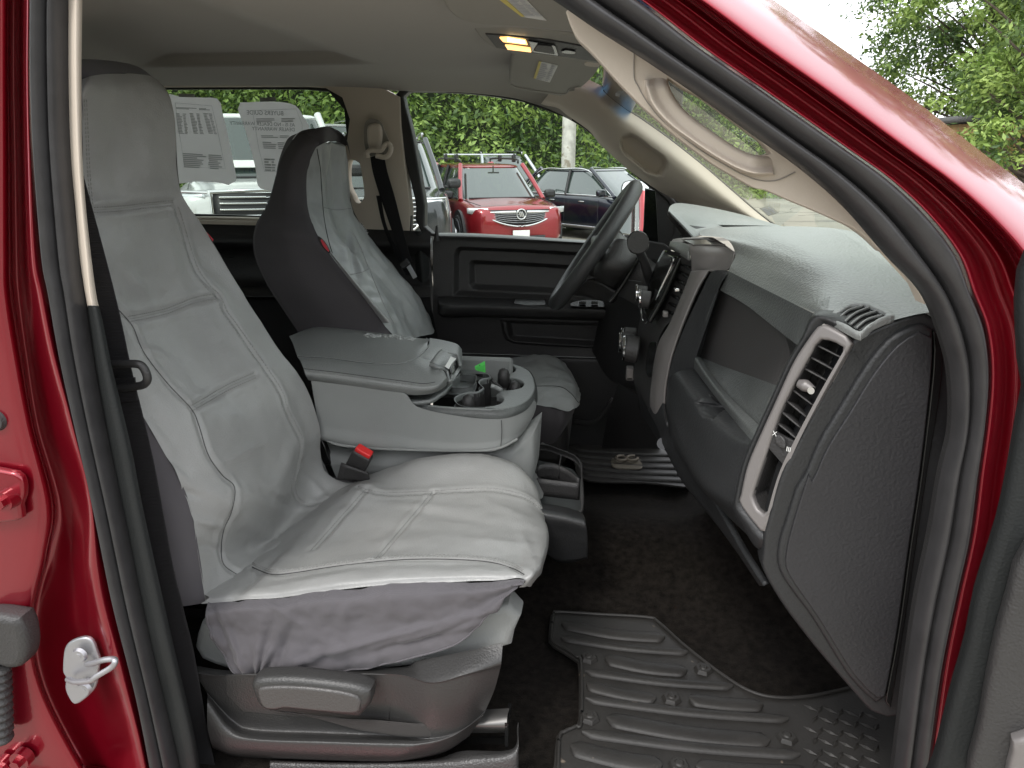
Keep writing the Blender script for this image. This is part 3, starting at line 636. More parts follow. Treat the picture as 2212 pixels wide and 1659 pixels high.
def wrC(P, G):
    o = .0036*fbm(P, 7, 3, 6.1)+.0009*fbm(P, 28, 2, 2.2)
    pp = np.array([proj(p) for p in P]); x, y = pp[:, 0], pp[:, 1]
    for (cx, cy, ang, ln, wd, a) in [(930,1095,.05,80,8,.004),(1000,1120,.15,90,10,-.004),(1060,1170,.1,70,9,.004),(900,1165,-.1,90,12,.004),(850,1190,.0,80,9,-.003),(640,1180,-.75,110,18,.006),(560,1240,-.75,80,10,-.006),(1140,1190,1.2,40,12,.004),(1090,1100,.4,50,9,.004),(760,1090,.2,40,10,-.003),(700,1250,-.15,90,8,.004),(1000,1230,0,100,8,.003)]:
        dx, dy = x-cx, y-cy; u = dx*math.cos(ang)+dy*math.sin(ang); v = -dx*math.sin(ang)+dy*math.cos(ang)
        o += a*np.exp(-(u/ln)**2-(v/wd)**2)
    return o
co_, GC = surf('cushion_panel', rowsC, M['cover'], pc, 240, 170, disp=seamdisp([(None, U1), (None, X1), (None, X2), (None, L1)], .0035, .006, wrC), ret=True)
seamline('seam', GC, None, L1, M['seam'], pc, .0010)
for s, dx, dy in ((U1, 0, -4), (U1, 0, 4), (X1, -5, 0), (X1, 5, 0), (X2, -5, 0), (X2, 5, 0), (L1, 0, -6), (L1, 0, -10)):
    stitches('stitching', GC, None, off(s, dx, dy), M['stitch'], pc)
# stretch fabric skirt, gathered at the lever
SK = [([(452,1304),(520,1298),(600,1293),(700,1279),(850,1264),(1000,1257),(1075,1255),(1134,1251)], .134),
      ([(450,1325),(505,1322),(590,1320),(690,1308),(840,1294),(985,1284),(1060,1276),(1128,1258)], .112),
      ([(451,1348),(495,1362),(575,1372),(680,1365),(820,1350),(960,1330),(1040,1306),(1118,1266)], .115),
      ([(456,1368),(485,1405),(545,1432),(640,1425),(800,1398),(930,1370),(1025,1336),(1098,1284)], .108),
      ([(462,1385),(490,1428),(520,1455),(548,1470),(720,1452),(900,1419),(1008,1376),(1072,1312)], .112),]
rowsS = [[V(x, y, yy) for x, y in p] for p, yy in SK]
def gather(G, N):
    P = G.reshape(-1, 3); o = .0065*fbm(P, 13, 3, 4.4)+.0025*fbm(P, 34, 2, 1.4); pp = np.array([proj(p) for p in P])
    dx, dy = pp[:, 0]-552, pp[:, 1]-1478; a = np.arctan2(-dy, dx); r = np.hypot(dx, dy)
    o += .005*np.sin(a*13+1.5*np.sin(a*5))*np.exp(-r/130)+.0045*np.sin(a*26+2)*np.exp(-(r/260)**2)*np.exp(-(a/.35)**2)
    for (cx, cy, an, ln, wd, am) in [(900,1390,-.22,160,9,-.007),(820,1380,-.26,150,8,.006),(1000,1350,-.4,90,8,-.006),(1060,1320,-.5,60,7,.006),(480,1370,1.2,60,7,-.006),(505,1390,1.15,60,6,.006),(610,1410,1.9,40,8,-.006),(620,1330,.6,60,8,.004),(700,1272,-.06,160,4,-.004)]:
        ex, ey = pp[:, 0]-cx, pp[:, 1]-cy; u = ex*math.cos(an)+ey*math.sin(an); v = -ex*math.sin(an)+ey*math.cos(an); o += am*np.exp(-(u/ln)**2-(v/wd)**2)
    return G+N*o.reshape(G.shape[0], G.shape[1], 1)
so, GK = surf('skirt_fabric', rowsS, M['fab'], pc, 230, 110, disp=gather, solid=.0015, ret=True)
tube('hem', [Vector(p)+Vector((0, -.001, 0)) for p in GK[-1, ::6]], .0016, M['fab'], pc)
tube('hem', [Vector(p)+Vector((0, -.001, 0)) for p in GK[::6, 0]], .002, M['fab'], pc)
st_ = [W('I', [(560,1240),(800,1268),(1000,1290),(1200,1300),(1400,1318),(1550,1318),(1700,1290),(1810,1262)], [.09,.085,.083,.083,.083,.085,.10,.13]), W('I', [(700,1250),(900,1305),(1080,1355),(1200,1375),(1350,1395),(1520,1400),(1680,1365),(1780,1320)], [.09,.083,.081,.081,.08,.083,.10,.13])]
surf('elastic_strap', st_, mat('elastic', (.06, .055, .052), .8, bump=[('Z', 300, .8)]), pc, 60, 6, solid=.0012)
# --- the seat itself
seat = plate('seat', None, [(432,1350),(470,1345),(700,1335),(1000,1325),(1085,1310),(1124,1312),(1122,1340),(1108,1372),(1090,1402),(900,1442),(600,1465),(430,1425)], .15, .06, M['uph'], truck, bevel=.014)
mesh('cushion_core', [boxm((V(700, 1400, .15).x+.02, .40, .815), (.30, .40, .09))], M['uph'], seat, bevel=.03)
mesh('backrest_frame', [boxm((-.90, .41, 1.22), (.06, .28, .5), Matrix.Rotation(-.12, 3, 'Y'))], M['blk'], seat, bevel=.03)
SH = [([(425,1438),(480,1447),(560,1452),(700,1444),(866,1441),(905,1427),(1000,1408),(1086,1390)], [.14,.13,.13,.13,.13,.12,.12,.13]),
      ([(427,1452),(480,1458),(560,1461),(700,1457),(858,1455),(928,1470),(1005,1452),(1083,1430)], [.105,.102,.10,.10,.10,.078,.085,.11]),
      ([(430,1468),(492,1466),(562,1468),(700,1466),(850,1464),(934,1480),(1006,1464),(1080,1446)], [.105,.10,.10,.10,.098,.076,.085,.115]),
      ([(440,1485),(478,1510),(540,1520),(700,1520),(850,1520),(930,1530),(1003,1520),(1068,1490)], [.106,.102,.10,.10,.098,.078,.088,.12]),
      ([(448,1500),(500,1555),(550,1574),(700,1580),(850,1586),(928,1590),(995,1574),(1050,1532)], [.107,.102,.10,.10,.098,.082,.095,.13]),
      ([(448,1515),(496,1572),(550,1590),(700,1596),(850,1600),(915,1600),(985,1585),(1044,1545)], [.08,.076,.074,.073,.073,.073,.085,.12]),
      ([(448,1570),(495,1596),(560,1604),(700,1610),(850,1615),(905,1612),(970,1597),(1034,1560)], [.068,.066,.064,.064,.064,.066,.08,.12]),
      ([(458,1612),(498,1626),(560,1632),(700,1638),(815,1641),(880,1638),(960,1620),(1016,1586)], [.075,.073,.072,.072,.072,.074,.09,.125]),
      ([(462,1616),(500,1632),(560,1638),(700,1643),(815,1646),(880,1643),(960,1625),(1014,1590)], [.12]*8)]
rowsH = [[V(x, y, yy) for (x, y), yy in zip(p, Y)] for p, Y in SH]
sh, GH = surf('side_shield', rowsH, M['shield'], seat, 160, 130, ret=True)
plate('switch_blank', 'I', [(300,1035),(430,1028),(900,1022),(1275,1030),(1278,1060),(1262,1300),(1150,1290),(700,1280),(400,1250),(300,1150)], .0985, .003, M['shield'], seat, bevel=.0012, rnd=False)
lev = plate('recliner_lever', 'I', [(442,1110),(455,1075),(500,1060),(700,1058),(1000,1092),(1120,1122),(1150,1160),(1148,1215),(1110,1265),(1075,1292),(900,1275),(740,1258),(640,1248),(600,1262),(530,1252),(490,1225),(465,1180)], .050, .04, M['shield'], seat, bevel=.013)
plate('lever_face', 'I', [(485,1130),(520,1108),(700,1104),(950,1130),(1085,1168),(1092,1210),(1070,1262),(900,1256),(740,1240),(640,1232),(590,1242),(530,1235),(500,1200)], .046, .012, mat('lever grey', (.062,.058,.056), .38, bump=[('vor', 350, .3)]), seat, bevel=.005)
mesh('hinge_bracket', [boxm(V(420, 1312, .2), (.08, .03, .016))], M['gloss'], seat)
# slide rail and riser cover
rail = surf('slide_rail', [W('I', [(1760,1240),(1972,1228)], [.16, .155]), W('I', [(1750,1290),(1960,1278)], [.14,.135]), W('I', [(1745,1340),(1955,1345)], [.13,.125]), W('I', [(1740,1375),(1955,1372)], [.15,.145])], mat('rail steel', (.16,.155,.15), .35, metal=.7), seat, 12, 20)
mesh('slide_rail_cap', [boxm(V(1098, 1566, .15), (.006, .05, .05))], M['gloss'], seat)
surf('rail_channel', [W('I', [(1600,1480),(1700,1400),(1970,1390)], [.16,.18,.18]), W('I', [(1600,1495),(1720,1440),(1960,1440)], [.14,.14,.14])], M['gloss'], seat, 12, 8)
surf('riser_cover', [W('I', [(560,1530),(1000,1545),(1500,1530),(1700,1480),(1985,1470),(2020,1330)], [.11,.11,.11,.12,.12,.14]), W('I', [(560,1550),(1000,1560),(1500,1555),(1750,1540),(2000,1500),(2026,1340)], [.085,.085,.085,.085,.09,.13]),
     W('I', [(560,1660),(1000,1670),(1500,1680),(1750,1690),(1995,1700),(2026,1700)], [.075,.075,.075,.075,.08,.1])], mat('riser grey', (.055,.053,.052), .4, bump=[('vor', 330, .6)]), seat, 60, 20)
# --- buckle between the seats
bk = Matrix.Rotation(.52, 3, 'Y') @ Matrix.Rotation(.25, 3, 'X')
bc = V(772, 1003, .64)
mesh('buckle', [boxm(bc, (.048, .026, .085), bk)], M['blk2'], seat, bevel=.006)
mesh('release_button', [boxm(bc+bk @ Vector((0, -.0, .047)), (.040, .022, .012), bk)], M['redb'], seat, bevel=.003)
surf('buckle_sleeve', [W(None, [(728,1035),(800,1040)], .625), W(None, [(737,1000),(795,1022)], .615)], M['blk2'], seat, 6, 6, solid=.004)
mesh('seat_post', [boxm(V(705, 985, .70), (.022, .02, .12), Matrix.Rotation(-.3, 3, 'Y'))], M['gloss'], seat, bevel=.003)

# ================================================================ driver seat cover
dc = thing('seat_cover', 'grey slip cover with black fabric sides on the far driver seat behind the console', 'seat cover', group='slip covers on the front seats')
DL = cr('B', [(1160,450),(1100,480),(1050,600),(1038,720),(1045,850),(1070,960),(1110,1060),(1190,1180),(1300,1330),(1420,1480),(1540,1640),(1640,1780)])
DR = cr('B', [(1255,448),(1292,480),(1308,560),(1318,700),(1340,870),(1400,990),(1490,1110),(1600,1240),(1680,1340),(1760,1440),(1830,1560),(1880,1700)])
DM = cr('B', [(1205,440),(1200,470),(1180,600),(1180,720),(1195,870),(1235,980),(1290,1100),(1390,1210),(1490,1330),(1590,1460),(1690,1600),(1770,1740)])
YL = [1.15,1.13,1.12,1.12,1.10,1.06,1.03,1.02,1.01,1.0,1.0,1.0]; YR = [1.36,1.38,1.39,1.39,1.41,1.45,1.48,1.49,1.50,1.50,1.50,1.50]
YM = [(a+b)/2 for a, b in zip(YL, YR)]
def vv(P, Y): return [V(x, y, t) for (x, y), t in zip(P, Y)]
dl, dr, dm = vv(DL, YL), vv(DR, YR), vv(DM, YM)
dh = [(B_ := a.lerp(b, .5))+Vector((.02, 0, 0)) for a, b in zip(dl, dm)]; dh2 = [a.lerp(b, .5)+Vector((.02, 0, 0)) for a, b in zip(dr, dm)]
for i in (0,): dh[i] = dl[i].lerp(dm[i], .5); dh2[i] = dr[i].lerp(dm[i], .5)
def wrD(G, N):
    P = G.reshape(-1, 3); o = .006*fbm(P, 8, 3, 9.1)+.003*fbm(P, 24, 2, 1.2); pp = np.array([proj(p) for p in P])
    for (cx, cy, an, ln, wd, am) in [(712,380,1.5,60,5,.006),(700,400,1.5,70,4,-.006),(745,390,1.5,50,5,-.004),(760,560,1.35,50,5,-.008),(772,565,1.35,50,5,.007),(800,640,.1,30,7,-.006),(850,620,.9,60,6,.006),(880,680,1.2,50,6,-.006),(900,670,1.2,50,6,.005),(840,700,1.2,40,6,.005)]:
        ex, ey = pp[:, 0]-cx, pp[:, 1]-cy; u = ex*math.cos(an)+ey*math.sin(an); v = -ex*math.sin(an)+ey*math.cos(an); o += am*np.exp(-(u/ln)**2-(v/wd)**2)
    return G+N*o.reshape(G.shape[0], G.shape[1], 1)
do, GD = surf('backrest_panel', [dl, dh, dm, dh2, dr], M['coverd'], dc, 150, 70, disp=wrD, ret=True)
GD0 = GD
seamline('seam', GD, 'B', [(1108,490),(1130,620),(1138,750),(1148,880),(1160,980),(1185,1100),(1215,1200)], M['seam'], dc, .0013)
for pts in ([(1155,880),(1240,895),(1335,885)], [(1350,1050),(1400,1150),(1450,1280)], [(1460,1300),(1500,1400),(1560,1540),(1620,1650)], [(1320,1325),(1400,1310),(1455,1285)]):
    seamline('seam', GD, 'B', pts, M['stitch'], dc, .001)
# dark side
DS = [(700,276),(665,279),(640,291),(612,335),(597,380),(580,440),(556,480),(547,520),(552,562),(582,622),(626,690),(668,760)]
YS = [1.22,1.18,1.14,1.12,1.11,1.09,1.06,1.05,1.04,1.03,1.03,1.03]
ds = vv(DS, YS)
ds_m = [a.lerp(b, .5)+Vector((0, -.03, 0)) for a, b in zip(dl, ds)]
ds_q = [a.lerp(b, .12)+Vector((.0, -.016, 0)) for a, b in zip(dl, ds)]
ds_e = [a.lerp(b, .9)+Vector((0, -.012, 0)) for a, b in zip(dl, ds)]
for L_ in (ds_m, ds_q, ds_e): L_[0] = L_[0]+Vector((0, .02, .004))
surf('side_fabric', [dl, ds_q, ds_m, ds_e, ds], M['fabd'], dc, 110, 40, disp=lambda G, N: G+N*(.004*fbm(G.reshape(-1, 3), 7, 3, 5)).reshape(G.shape[0], G.shape[1], 1))
# hood over the headrest top, far side and back
top_f = [dl[1], dl[0], dm[0], dr[0], dr[1]]
top_b = vv([(640,291),(700,276),(730,285),(750,305),(757,340)], [1.14,1.20,1.28,1.36,1.40])
top_m = [a.lerp(b, .5)+Vector((0, 0, .02)) for a, b in zip(top_f, top_b)]
surf('hood_fabric', [top_f, top_m, top_b], M['fabd'], dc, 40, 20)
surf('far_side_fabric', [dr, mv(dr, -.015, .02, 0), mv(dr, -.06, .03, 0), mv(dr, -.14, .0, 0)], M['fabd'], dc, 80, 14)
surf('back_fabric', [ds, [a.lerp(b, .5)+Vector((-.05, 0, 0)) for a, b in zip(ds, mv(dr, -.14, 0, 0))], mv(dr, -.14, 0, 0)], M['fabd'], dc, 60, 14)
surf('piping', [W('B', [(1190,1180),(1300,1330),(1420,1480),(1545,1645)], [1.0,.995,.99,.99]), W('B', [(1200,1178),(1318,1325),(1445,1478),(1590,1645)], [.99,.985,.975,.975]), W('B', [(1208,1180),(1330,1330),(1460,1478),(1605,1640)], [1.01,1.0,1.0,1.0])], M['cover'], dc, 40, 8)
plate('sewn_tag', 'B', [(1108,1072),(1130,1078),(1168,1120),(1198,1180),(1185,1183),(1150,1150),(1125,1115)], .985, .004, M['blk'], dc, bevel=.0006)
plate('sewn_tag_print', 'B', [(1130,1090),(1145,1098),(1172,1135),(1190,1172),(1178,1168),(1150,1135)], .983, .002, M['warn'], dc, bevel=.0004)
tg = Pl(V(785, 495, 1.455), (.45, -1, .1))
plate('airbag_tag', 'B', [(1388,995),(1405,985),(1450,1050),(1448,1070),(1430,1065)], tg, .004, M['blk'], dc, bevel=.0006, rnd=False)
a_, b_ = tg.hit(*cr('B', [(1402,1000)])[0]), tg.hit(*cr('B', [(1440,1056)])[0])
dd_ = (b_-a_).normalized(); textm('tag_lettering', 'AIRBAG', b_+Vector((.002, -.006, 0)), -dd_, dd_.cross(Vector((0, 1, 0))), .012, M['white'], dc)
# driver cushion
DC = [([(1040,800),(1090,780),(1130,770),(1165,767),(1195,771),(1220,788)], 1.50),
      ([(1030,812),(1090,800),(1140,792),(1190,792),(1228,806),(1244,825)], 1.38),
      ([(1020,835),(1090,828),(1150,822),(1200,820),(1240,832),(1254,850)], 1.22),
      ([(1010,862),(1080,856),(1150,852),(1200,852),(1238,860),(1250,875)], 1.10),
      ([(1005,880),(1080,878),(1150,876),(1185,880),(1222,888),(1240,884)], 1.04)]
o, GDC = surf('cushion_panel', [[V(x, y, Y) for x, y in p] for p, Y in DC], M['coverd'], dc, 90, 60, disp=lambda G, N: G+N*(.007*fbm(G.reshape(-1, 3), 12, 3, 2.5)).reshape(G.shape[0], G.shape[1], 1), ret=True)
seamline('seam', GDC, 'F', [(1400,520),(1550,520),(1710,522),(1780,560),(1830,620)], M['seam'], dc, .0014)
surf('skirt_fabric', [W(None, [(1000,878),(1080,876),(1150,874),(1185,880),(1222,888),(1246,868)], [1.04,1.04,1.04,1.04,1.05,1.2]), W(None, [(1000,920),(1080,915),(1150,910),(1190,915),(1222,915),(1235,900)], [1.03,1.03,1.03,1.03,1.05,1.2]),
     W(None, [(1000,960),(1080,960),(1150,958),(1180,962),(1205,950),(1215,925)], [1.05,1.05,1.05,1.05,1.07,1.2])], M['fabd'], dc, 40, 20)
dseat = mesh('seat', [boxm(V(1110, 905, 1.27), (.36, .40, .15))], M['blk'], truck, bevel=.03)
mesh('backrest_frame', [boxm(V(690, 560, 1.32), (.06, .2, .5), Matrix.Rotation(-.25, 3, 'Y'))], M['blk'], dseat, bevel=.03)
mesh('seat_base', [boxm(V(1110, 905, 1.27)+Vector((-.03, 0, -.14)), (.30, .36, .16))], M['blk'], dseat, bevel=.01)
# ================================================================ fold-down centre console with cup tray
cY = [.66,.66,.66,.66,.66,.665,.69,.74,.82,.92]
con = surf('center_console', [[V(x, y, t-.004) for (x, y), t in zip(p, cY)] for p in (
    [(672,822),(780,836),(868,847),(905,880),(1000,900),(1080,905),(1125,893),(1148,873),(1156,850),(1150,822)],
    [(680,870),(780,882),(868,892),(905,915),(1000,928),(1080,928),(1128,914),(1152,890),(1159,866),(1152,838)],
    [(688,915),(780,930),(868,938),(905,948),(1000,955),(1078,950),(1124,932),(1148,905),(1157,880),(1151,855)],
    [(694,948),(780,966),(868,971),(905,973),(1000,975),(1070,970),(1114,950),(1138,922),(1150,893),(1148,870)])]
    +[[V(x, y, t+.05) for (x, y), t in zip([(700,950),(780,966),(868,970),(905,972),(1000,972),(1065,965),(1105,945),(1128,918),(1140,890),(1140,870)], cY)]], M['uph'], truck, 110, 50)
mesh('console_far_side', [boxm((V(800, 900, .7).x+.06, .985, V(870, 900, .66).z), (.50, .02, .12))], M['uph'], con, bevel=.008)
tube('console_piping', W(None, [(700,948),(740,962),(850,970),(1030,973),(1080,967),(1118,948)], [.664,.657,.656,.656,.657,.664]), .0035, M['uph'], con, n=50)
tube('console_seam', W('F', [(1365,725),(1368,800),(1362,888)], .656), .0008, M['seam'], con, n=20)
# jump seat cushion below
plate('center_seat', None, [(560,985),(900,982),(1060,978),(1120,950),(1150,925),(1160,945),(1160,1000),(1148,1045),(1120,1090),(560,1060)], .69, .10, M['uph'], truck, bevel=.03)
# lid: vinyl pad with rolled edge; top plane
zt = V(870, 840, .66).z+.012
def zp(px, py): return Pl((0, 0, zt), (0, 0, 1)).hit(px, py)
nearL = W('Rr', [(330,450),(600,480),(900,520),(1150,552),(1290,570),(1400,555),(1470,500)], [.655]*5+[.665,.70])
nearB = W('Rr', [(370,545),(600,580),(900,630),(1150,660),(1290,662),(1400,640),(1480,590)], [.66]*5+[.67,.70])
nearM = W('Rr', [(345,500),(600,535),(900,578),(1150,610),(1290,620),(1410,600),(1485,540)], [.645]*5+[.655,.695])
crease = W('Rr', [(280,352),(500,362),(800,400),(1050,412),(1150,400),(1250,355),(1330,270)], [.73,.73,.73,.73,.74,.78,.88])
farT = W('Rr', [(215,190),(420,120),(700,132),(900,160),(1120,185),(1240,205),(1345,215)], [.95,.99,.99,.99,.99,.99,.98])
midT = [a.lerp(b, .5)+Vector((0, 0, .006)) for a, b in zip(crease, farT)]
farD = [p+Vector((0, .03, -.03)) for p in farT]
pad, GP = surf('armrest_lid', [nearB, nearM, nearL, [a.lerp(b, .5)+Vector((0, 0, .004)) for a, b in zip(nearL, crease)], crease, midT, farT, farD], M['vinyl'], con, 110, 90, ret=True)
endU = W('Rr', [(1345,215),(1450,222),(1560,255),(1598,290),(1605,370)], [.98,.975,.95,.93,.93])
frontE = W('Rr', [(1330,270),(1400,290),(1470,300),(1560,330),(1600,380)], [.88,.87,.86,.88,.90])
frontF = W('Rr', [(1250,355),(1330,400),(1420,440),(1500,470),(1560,440)], [.78,.775,.77,.79,.86])
frontG = W('Rr', [(1470,500),(1480,505),(1488,515),(1510,500),(1570,480)], [.70,.70,.71,.78,.86])
fa = W('Rr', [(1345,205),(1330,270),(1250,355),(1330,450),(1470,500)], [.98,.88,.78,.73,.70])
fb = W('Rr', [(1450,222),(1420,285),(1370,360),(1410,460),(1482,530)], [.975,.88,.79,.74,.70])
fc = W('Rr', [(1560,252),(1560,320),(1540,400),(1500,500),(1488,560)], [.95,.88,.82,.75,.71])
fd = W('Rr', [(1602,295),(1608,370),(1598,440),(1560,510),(1486,600)], [.94,.89,.84,.76,.72])
_, GF = surf('lid_front', [fa, fb, fc, fd], M['vinyl'], con, 50, 30, ret=True)
LB = BVHTree.FromPolygons([tuple(x) for x in np.vstack([GP.reshape(-1, 3), GF.reshape(-1, 3)])], [tuple(q) for q in gmesh(GP)[1]]+[tuple(int(i)+GP.shape[0]*GP.shape[1] for i in q) for q in gmesh(GF)[1]])
def lidp(pts, lift): return [hit(LB, a, b, lift) or V(a, b, .82) for a, b in cr('N', pts)]
def lidsheet(name, rows_, lift, m, solid=.002): return surf(name, [lidp(r, l) for r, l in zip(rows_, lift)], m, con, 16, 10, solid=solid)
tube('lid_piping', [*W('Rr', [(280,352),(500,362),(800,400),(1050,412),(1150,400),(1250,355),(1320,290),(1345,240),(1320,208)], [.728,.728,.728,.728,.738,.778,.85,.93,.98])], .0018, M['vinyl'], con, n=80)
stitches('stitching', GP, 'Rr', [(335,466),(600,497),(900,537),(1150,570),(1290,582),(1380,572)], M['stitch'], con, lift=.001)
seamline('lid_seam', GP, 'Rr', [(332,452),(600,482),(900,522),(1150,554),(1290,572),(1390,560)], M['seam'], con, .0009)
seamline('lid_seam', GP, 'Rr', [(285,356),(500,366),(800,404),(1050,416)], M['seam'], con, .0009)
# cracked patch on the lid
rb = bvh_of(GP); vs, fs = [], []
rnd_ = random.Random(3)
for i in range(60):
    cx = 820+rnd_.random()*400; cy = 178+(cx-820)*.07+rnd_.uniform(-12, 16)
    q = on(rb, 'Rr', [(cx-14, cy-3), (cx, cy+rnd_.uniform(-6, 6)), (cx+rnd_.uniform(10, 30), cy+rnd_.uniform(-5, 9))], 6, .001)
    if len(q) > 3:
        v, f = sweep(q, [.0008, .0026, .0006]); b0 = len(vs); vs += [tuple(x) for x in v]; fs += [tuple(int(j)+b0 for j in x) for x in f]
if vs: mk('cracked_vinyl', vs, fs, mat('cracked edges', (.42,.43,.42), .5), con)
# latch
lidsheet('latch_handle', [[(235,455),(330,330),(372,297)], [(300,482),(400,370),(448,318)], [(400,520),(470,430),(540,340)]], (.002, .014, .010), M['vinyl'], .004)
lidsheet('latch_label', [[(412,492),(450,430),(482,372)], [(458,522),(500,450),(548,398)]], (.016, .016), M['white'], .001)
lidsheet('latch_window', [[(458,522),(500,450),(548,398)], [(490,612),(530,555),(582,490)]], (.016, .012), M['gloss'], .001)
tube('latch_rim', lidp([(238,472),(340,508),(425,545),(448,600),(458,662),(488,650),(496,600)], .016), .004, M['vinyl'], con, n=30)
tube('latch_rim', lidp([(448,338),(545,352),(572,400),(590,485),(602,470)], .014), .0035, M['vinyl'], con, n=30)
# cup tray: top plate in its own plane with the joined cup openings
zc = V(1040, 882, .668).z
TP = Pl((0, 0, zc), (0, 0, 1))
tout = cr('N', [(-250,900),(-60,850),(100,850),(270,820),(330,770),(470,680),(560,600),(600,560),(615,412),(1000,432),(1200,455),(1350,500),(1440,570),(1480,680),(1478,780),(1400,890),(1250,965),(1050,995),(800,990),(400,970),(100,935),(-100,915)])
cups = cr('N', [(540,870),(570,925),(650,955),(780,965),(900,965),(1020,945),(1090,912),(1102,870),(1065,840),(1022,825),(1050,800),(1100,772),(1200,766),(1300,745),(1345,702),(1320,660),(1240,632),(1150,625),(1145,592),(1200,565),(1245,535),(1230,492),(1150,466),(1050,457),(900,456),(790,480),(765,515),(800,545),(890,563),(940,582),(955,622),(880,636),(832,662),(832,692),(880,735),(870,755),(815,790),(700,797),(600,825)])
well = cr('N', [(500,730),(470,700),(520,650),(590,600),(600,575),(740,590),(775,610),(760,680),(720,725),(620,738)])
tp = plate('cup_tray', None, tout, TP, .018, M['tray'], con, holes=[cups, well], bevel=.004)
def wall(name, pts, pl, depth, m, parent):
    P = crom([pl.hit(a, b) for a, b in pts], len(pts)*4, True)
    A = np.vstack([P, P[:1]]); B = A-np.array((0, 0, depth)); v, f = gmesh(np.array([A-np.array((0, 0, .004)), B]))
    o = mk(name, v, f, m, parent)
    me = bpy.data.meshes.new(name+'_floor')
    return o, B
w1, B1 = wall('cup_wall', cups, TP, .075, M['blk2'], con)
mk('cup_floor', list(B1[:-1]), [tuple(range(len(B1)-1))], M['blk2'], con, smooth=False)
w2, B2 = wall('well_wall', well, TP, .022, M['tray'], con)
mk('well_floor', list(B2[:-1]), [tuple(range(len(B2)-1))], M['tray'], con, smooth=False)
# outer apron of the tray
ap = cr('N', [(-250,900),(-100,915),(100,935),(400,970),(800,990),(1050,995),(1250,965),(1400,890),(1478,780),(1480,680),(1440,570),(1350,500)])
apw = [TP.hit(a, b) for a, b in ap]
low = [p+Vector((.006 if i > 4 else 0, -.006 if i < 9 else 0, -.030 if i > 1 else -.012)) for i, p in enumerate(apw)]
surf('tray_apron', [[p+Vector((0, .002, -.001)) for p in apw], [a.lerp(b, .4)+Vector((.003, -.004, 0)) for a, b in zip(apw, low)], low], M['dband'], con, 90, 14)
surf('tray_side_rail', [W('N', [(-120,900),(60,905),(200,890),(300,830),(400,760),(480,690)], [.68,.68,.69,.70,.73,.76]), W('N', [(-100,925),(90,930),(260,900),(350,850),(430,790),(500,720)], [.664,.666,.675,.69,.71,.75])], M['tray'], con, 30, 6, solid=.01)
for cx, cy, Y in ((690, 905, .73), (1110, 590, .86), (1240, 745, .86)):
    p = V(*cr('N', [(cx, cy)])[0], Y)
    v, f = sweep([p+Vector((0, 0, -.03)), p+Vector((0, 0, 0)), p+Vector((0, 0, .012)), p+Vector((0, 0, .018))], [.016, .016, .012, .003]); mk('cup_grip_finger', v, f, M['blk2'], con)
# loose things in the tray
gt = tag(plate('price_tag', 'N', [(765,490),(885,428),(893,562),(840,552),(780,535)], Pl(V(1037, 792, .84), (-.2, -1, .3)), .0012, M['grn'], None, bevel=.0003, rnd=False), 'bright green printed card tag standing in the rear cup hole of the console', 'tag')
gpl = Pl(V(1037, 792, .839), (-.2, -1, .3))
hx = [gpl.hit(*cr('N', [(826+7*math.cos(a), 479+7*math.sin(a))])[0]) for a in np.linspace(0, 6.28, 12, endpoint=False)]
mk('tag_hole', hx, [tuple(range(12))], M['seam'], gt, smooth=False)
lines = []
for i in range(7):
    y0 = 492+i*9; a, b, c, d = [gpl.hit(*cr('N', [q])[0]) for q in ((785+i*3, y0+8), (882, y0-14+i*1.5), (882, y0-11+i*1.5), (785+i*3, y0+11))]; lines.append(([a, b, c, d], [(0, 1, 2, 3)]))
v, f = join(*lines); mk('tag_print', v, f, mat('green ink', (.02,.25,.03), .6), gt, smooth=False)
pen = W('N', [(960,640),(990,670),(1090,760)], [.80,.80,.79])
tag(rebase(tube('charging_plug', pen, [.005,.004,.004], M['blk'], n=12)), 'black charging plug with brass tip lying across the console cup holes', 'plug')
cab = W('N', [(960,720),(1010,735),(1085,775)], [.79,.79,.78]); tag(rebase(tube('charging_cable', cab, .005, M['coverd'], n=20)), 'thin grey cable lying in the slot between the cup holes', 'cable')
# storage bin in front of the centre seat
bz = V(1200, 1000, .78).z
bin_o = cr('F', [(1590,860),(1640,868),(1720,895),(1800,925),(1845,965),(1858,1010),(1850,1150),(1848,1285),(1700,1255),(1620,1240),(1570,1240),(1565,1000)])
BP = Pl(V(1150, 1085, .66), (.28, -.18, 1))
BP = Pl(V(1262, 1000, .80), (.0, -.45, 1))
bn = plate('floor_bin', None, bin_o, BP, .02, M['blk2'], truck, holes=[cr('F', [(1605,880),(1700,905),(1790,940),(1825,975),(1835,1020),(1835,1270),(1700,1235),(1585,1215),(1585,1000)])], bevel=.004)
bot = [BP.hit(a, b)-Vector((0, 0, .045)) for a, b in cr('F', [(1590,870),(1700,890),(1800,925),(1845,980),(1850,1280),(1700,1250),(1570,1235)])]
mk('bin_floor', bot, [tuple(range(7))], mat('bin floor', (.05,.055,.055), .5, bump=[('X', 130, .6)]), bn, smooth=False)
for pts in ([(1580,1000),(1660,985),(1760,1020),(1835,1080)], [(1580,1075),(1700,1090),(1835,1105)]):
    q = [BP.hit(a, b) for a, b in cr('F', pts)]; surf('bin_divider', [q, [p-Vector((0, 0, .045)) for p in q]], M['blk2'], bn, 20, 4, solid=.003)
q = [BP.hit(a, b) for a, b in cr('F', [(1725,935), (1712,1010)])]; surf('bin_divider', [q, [p-Vector((0, 0, .03)) for p in q]], M['blk2'], bn, 8, 4, solid=.003)
top = [BP.hit(a, b) for a, b in cr('F', [(1560,1235),(1640,1235),(1750,1255),(1850,1285)])]
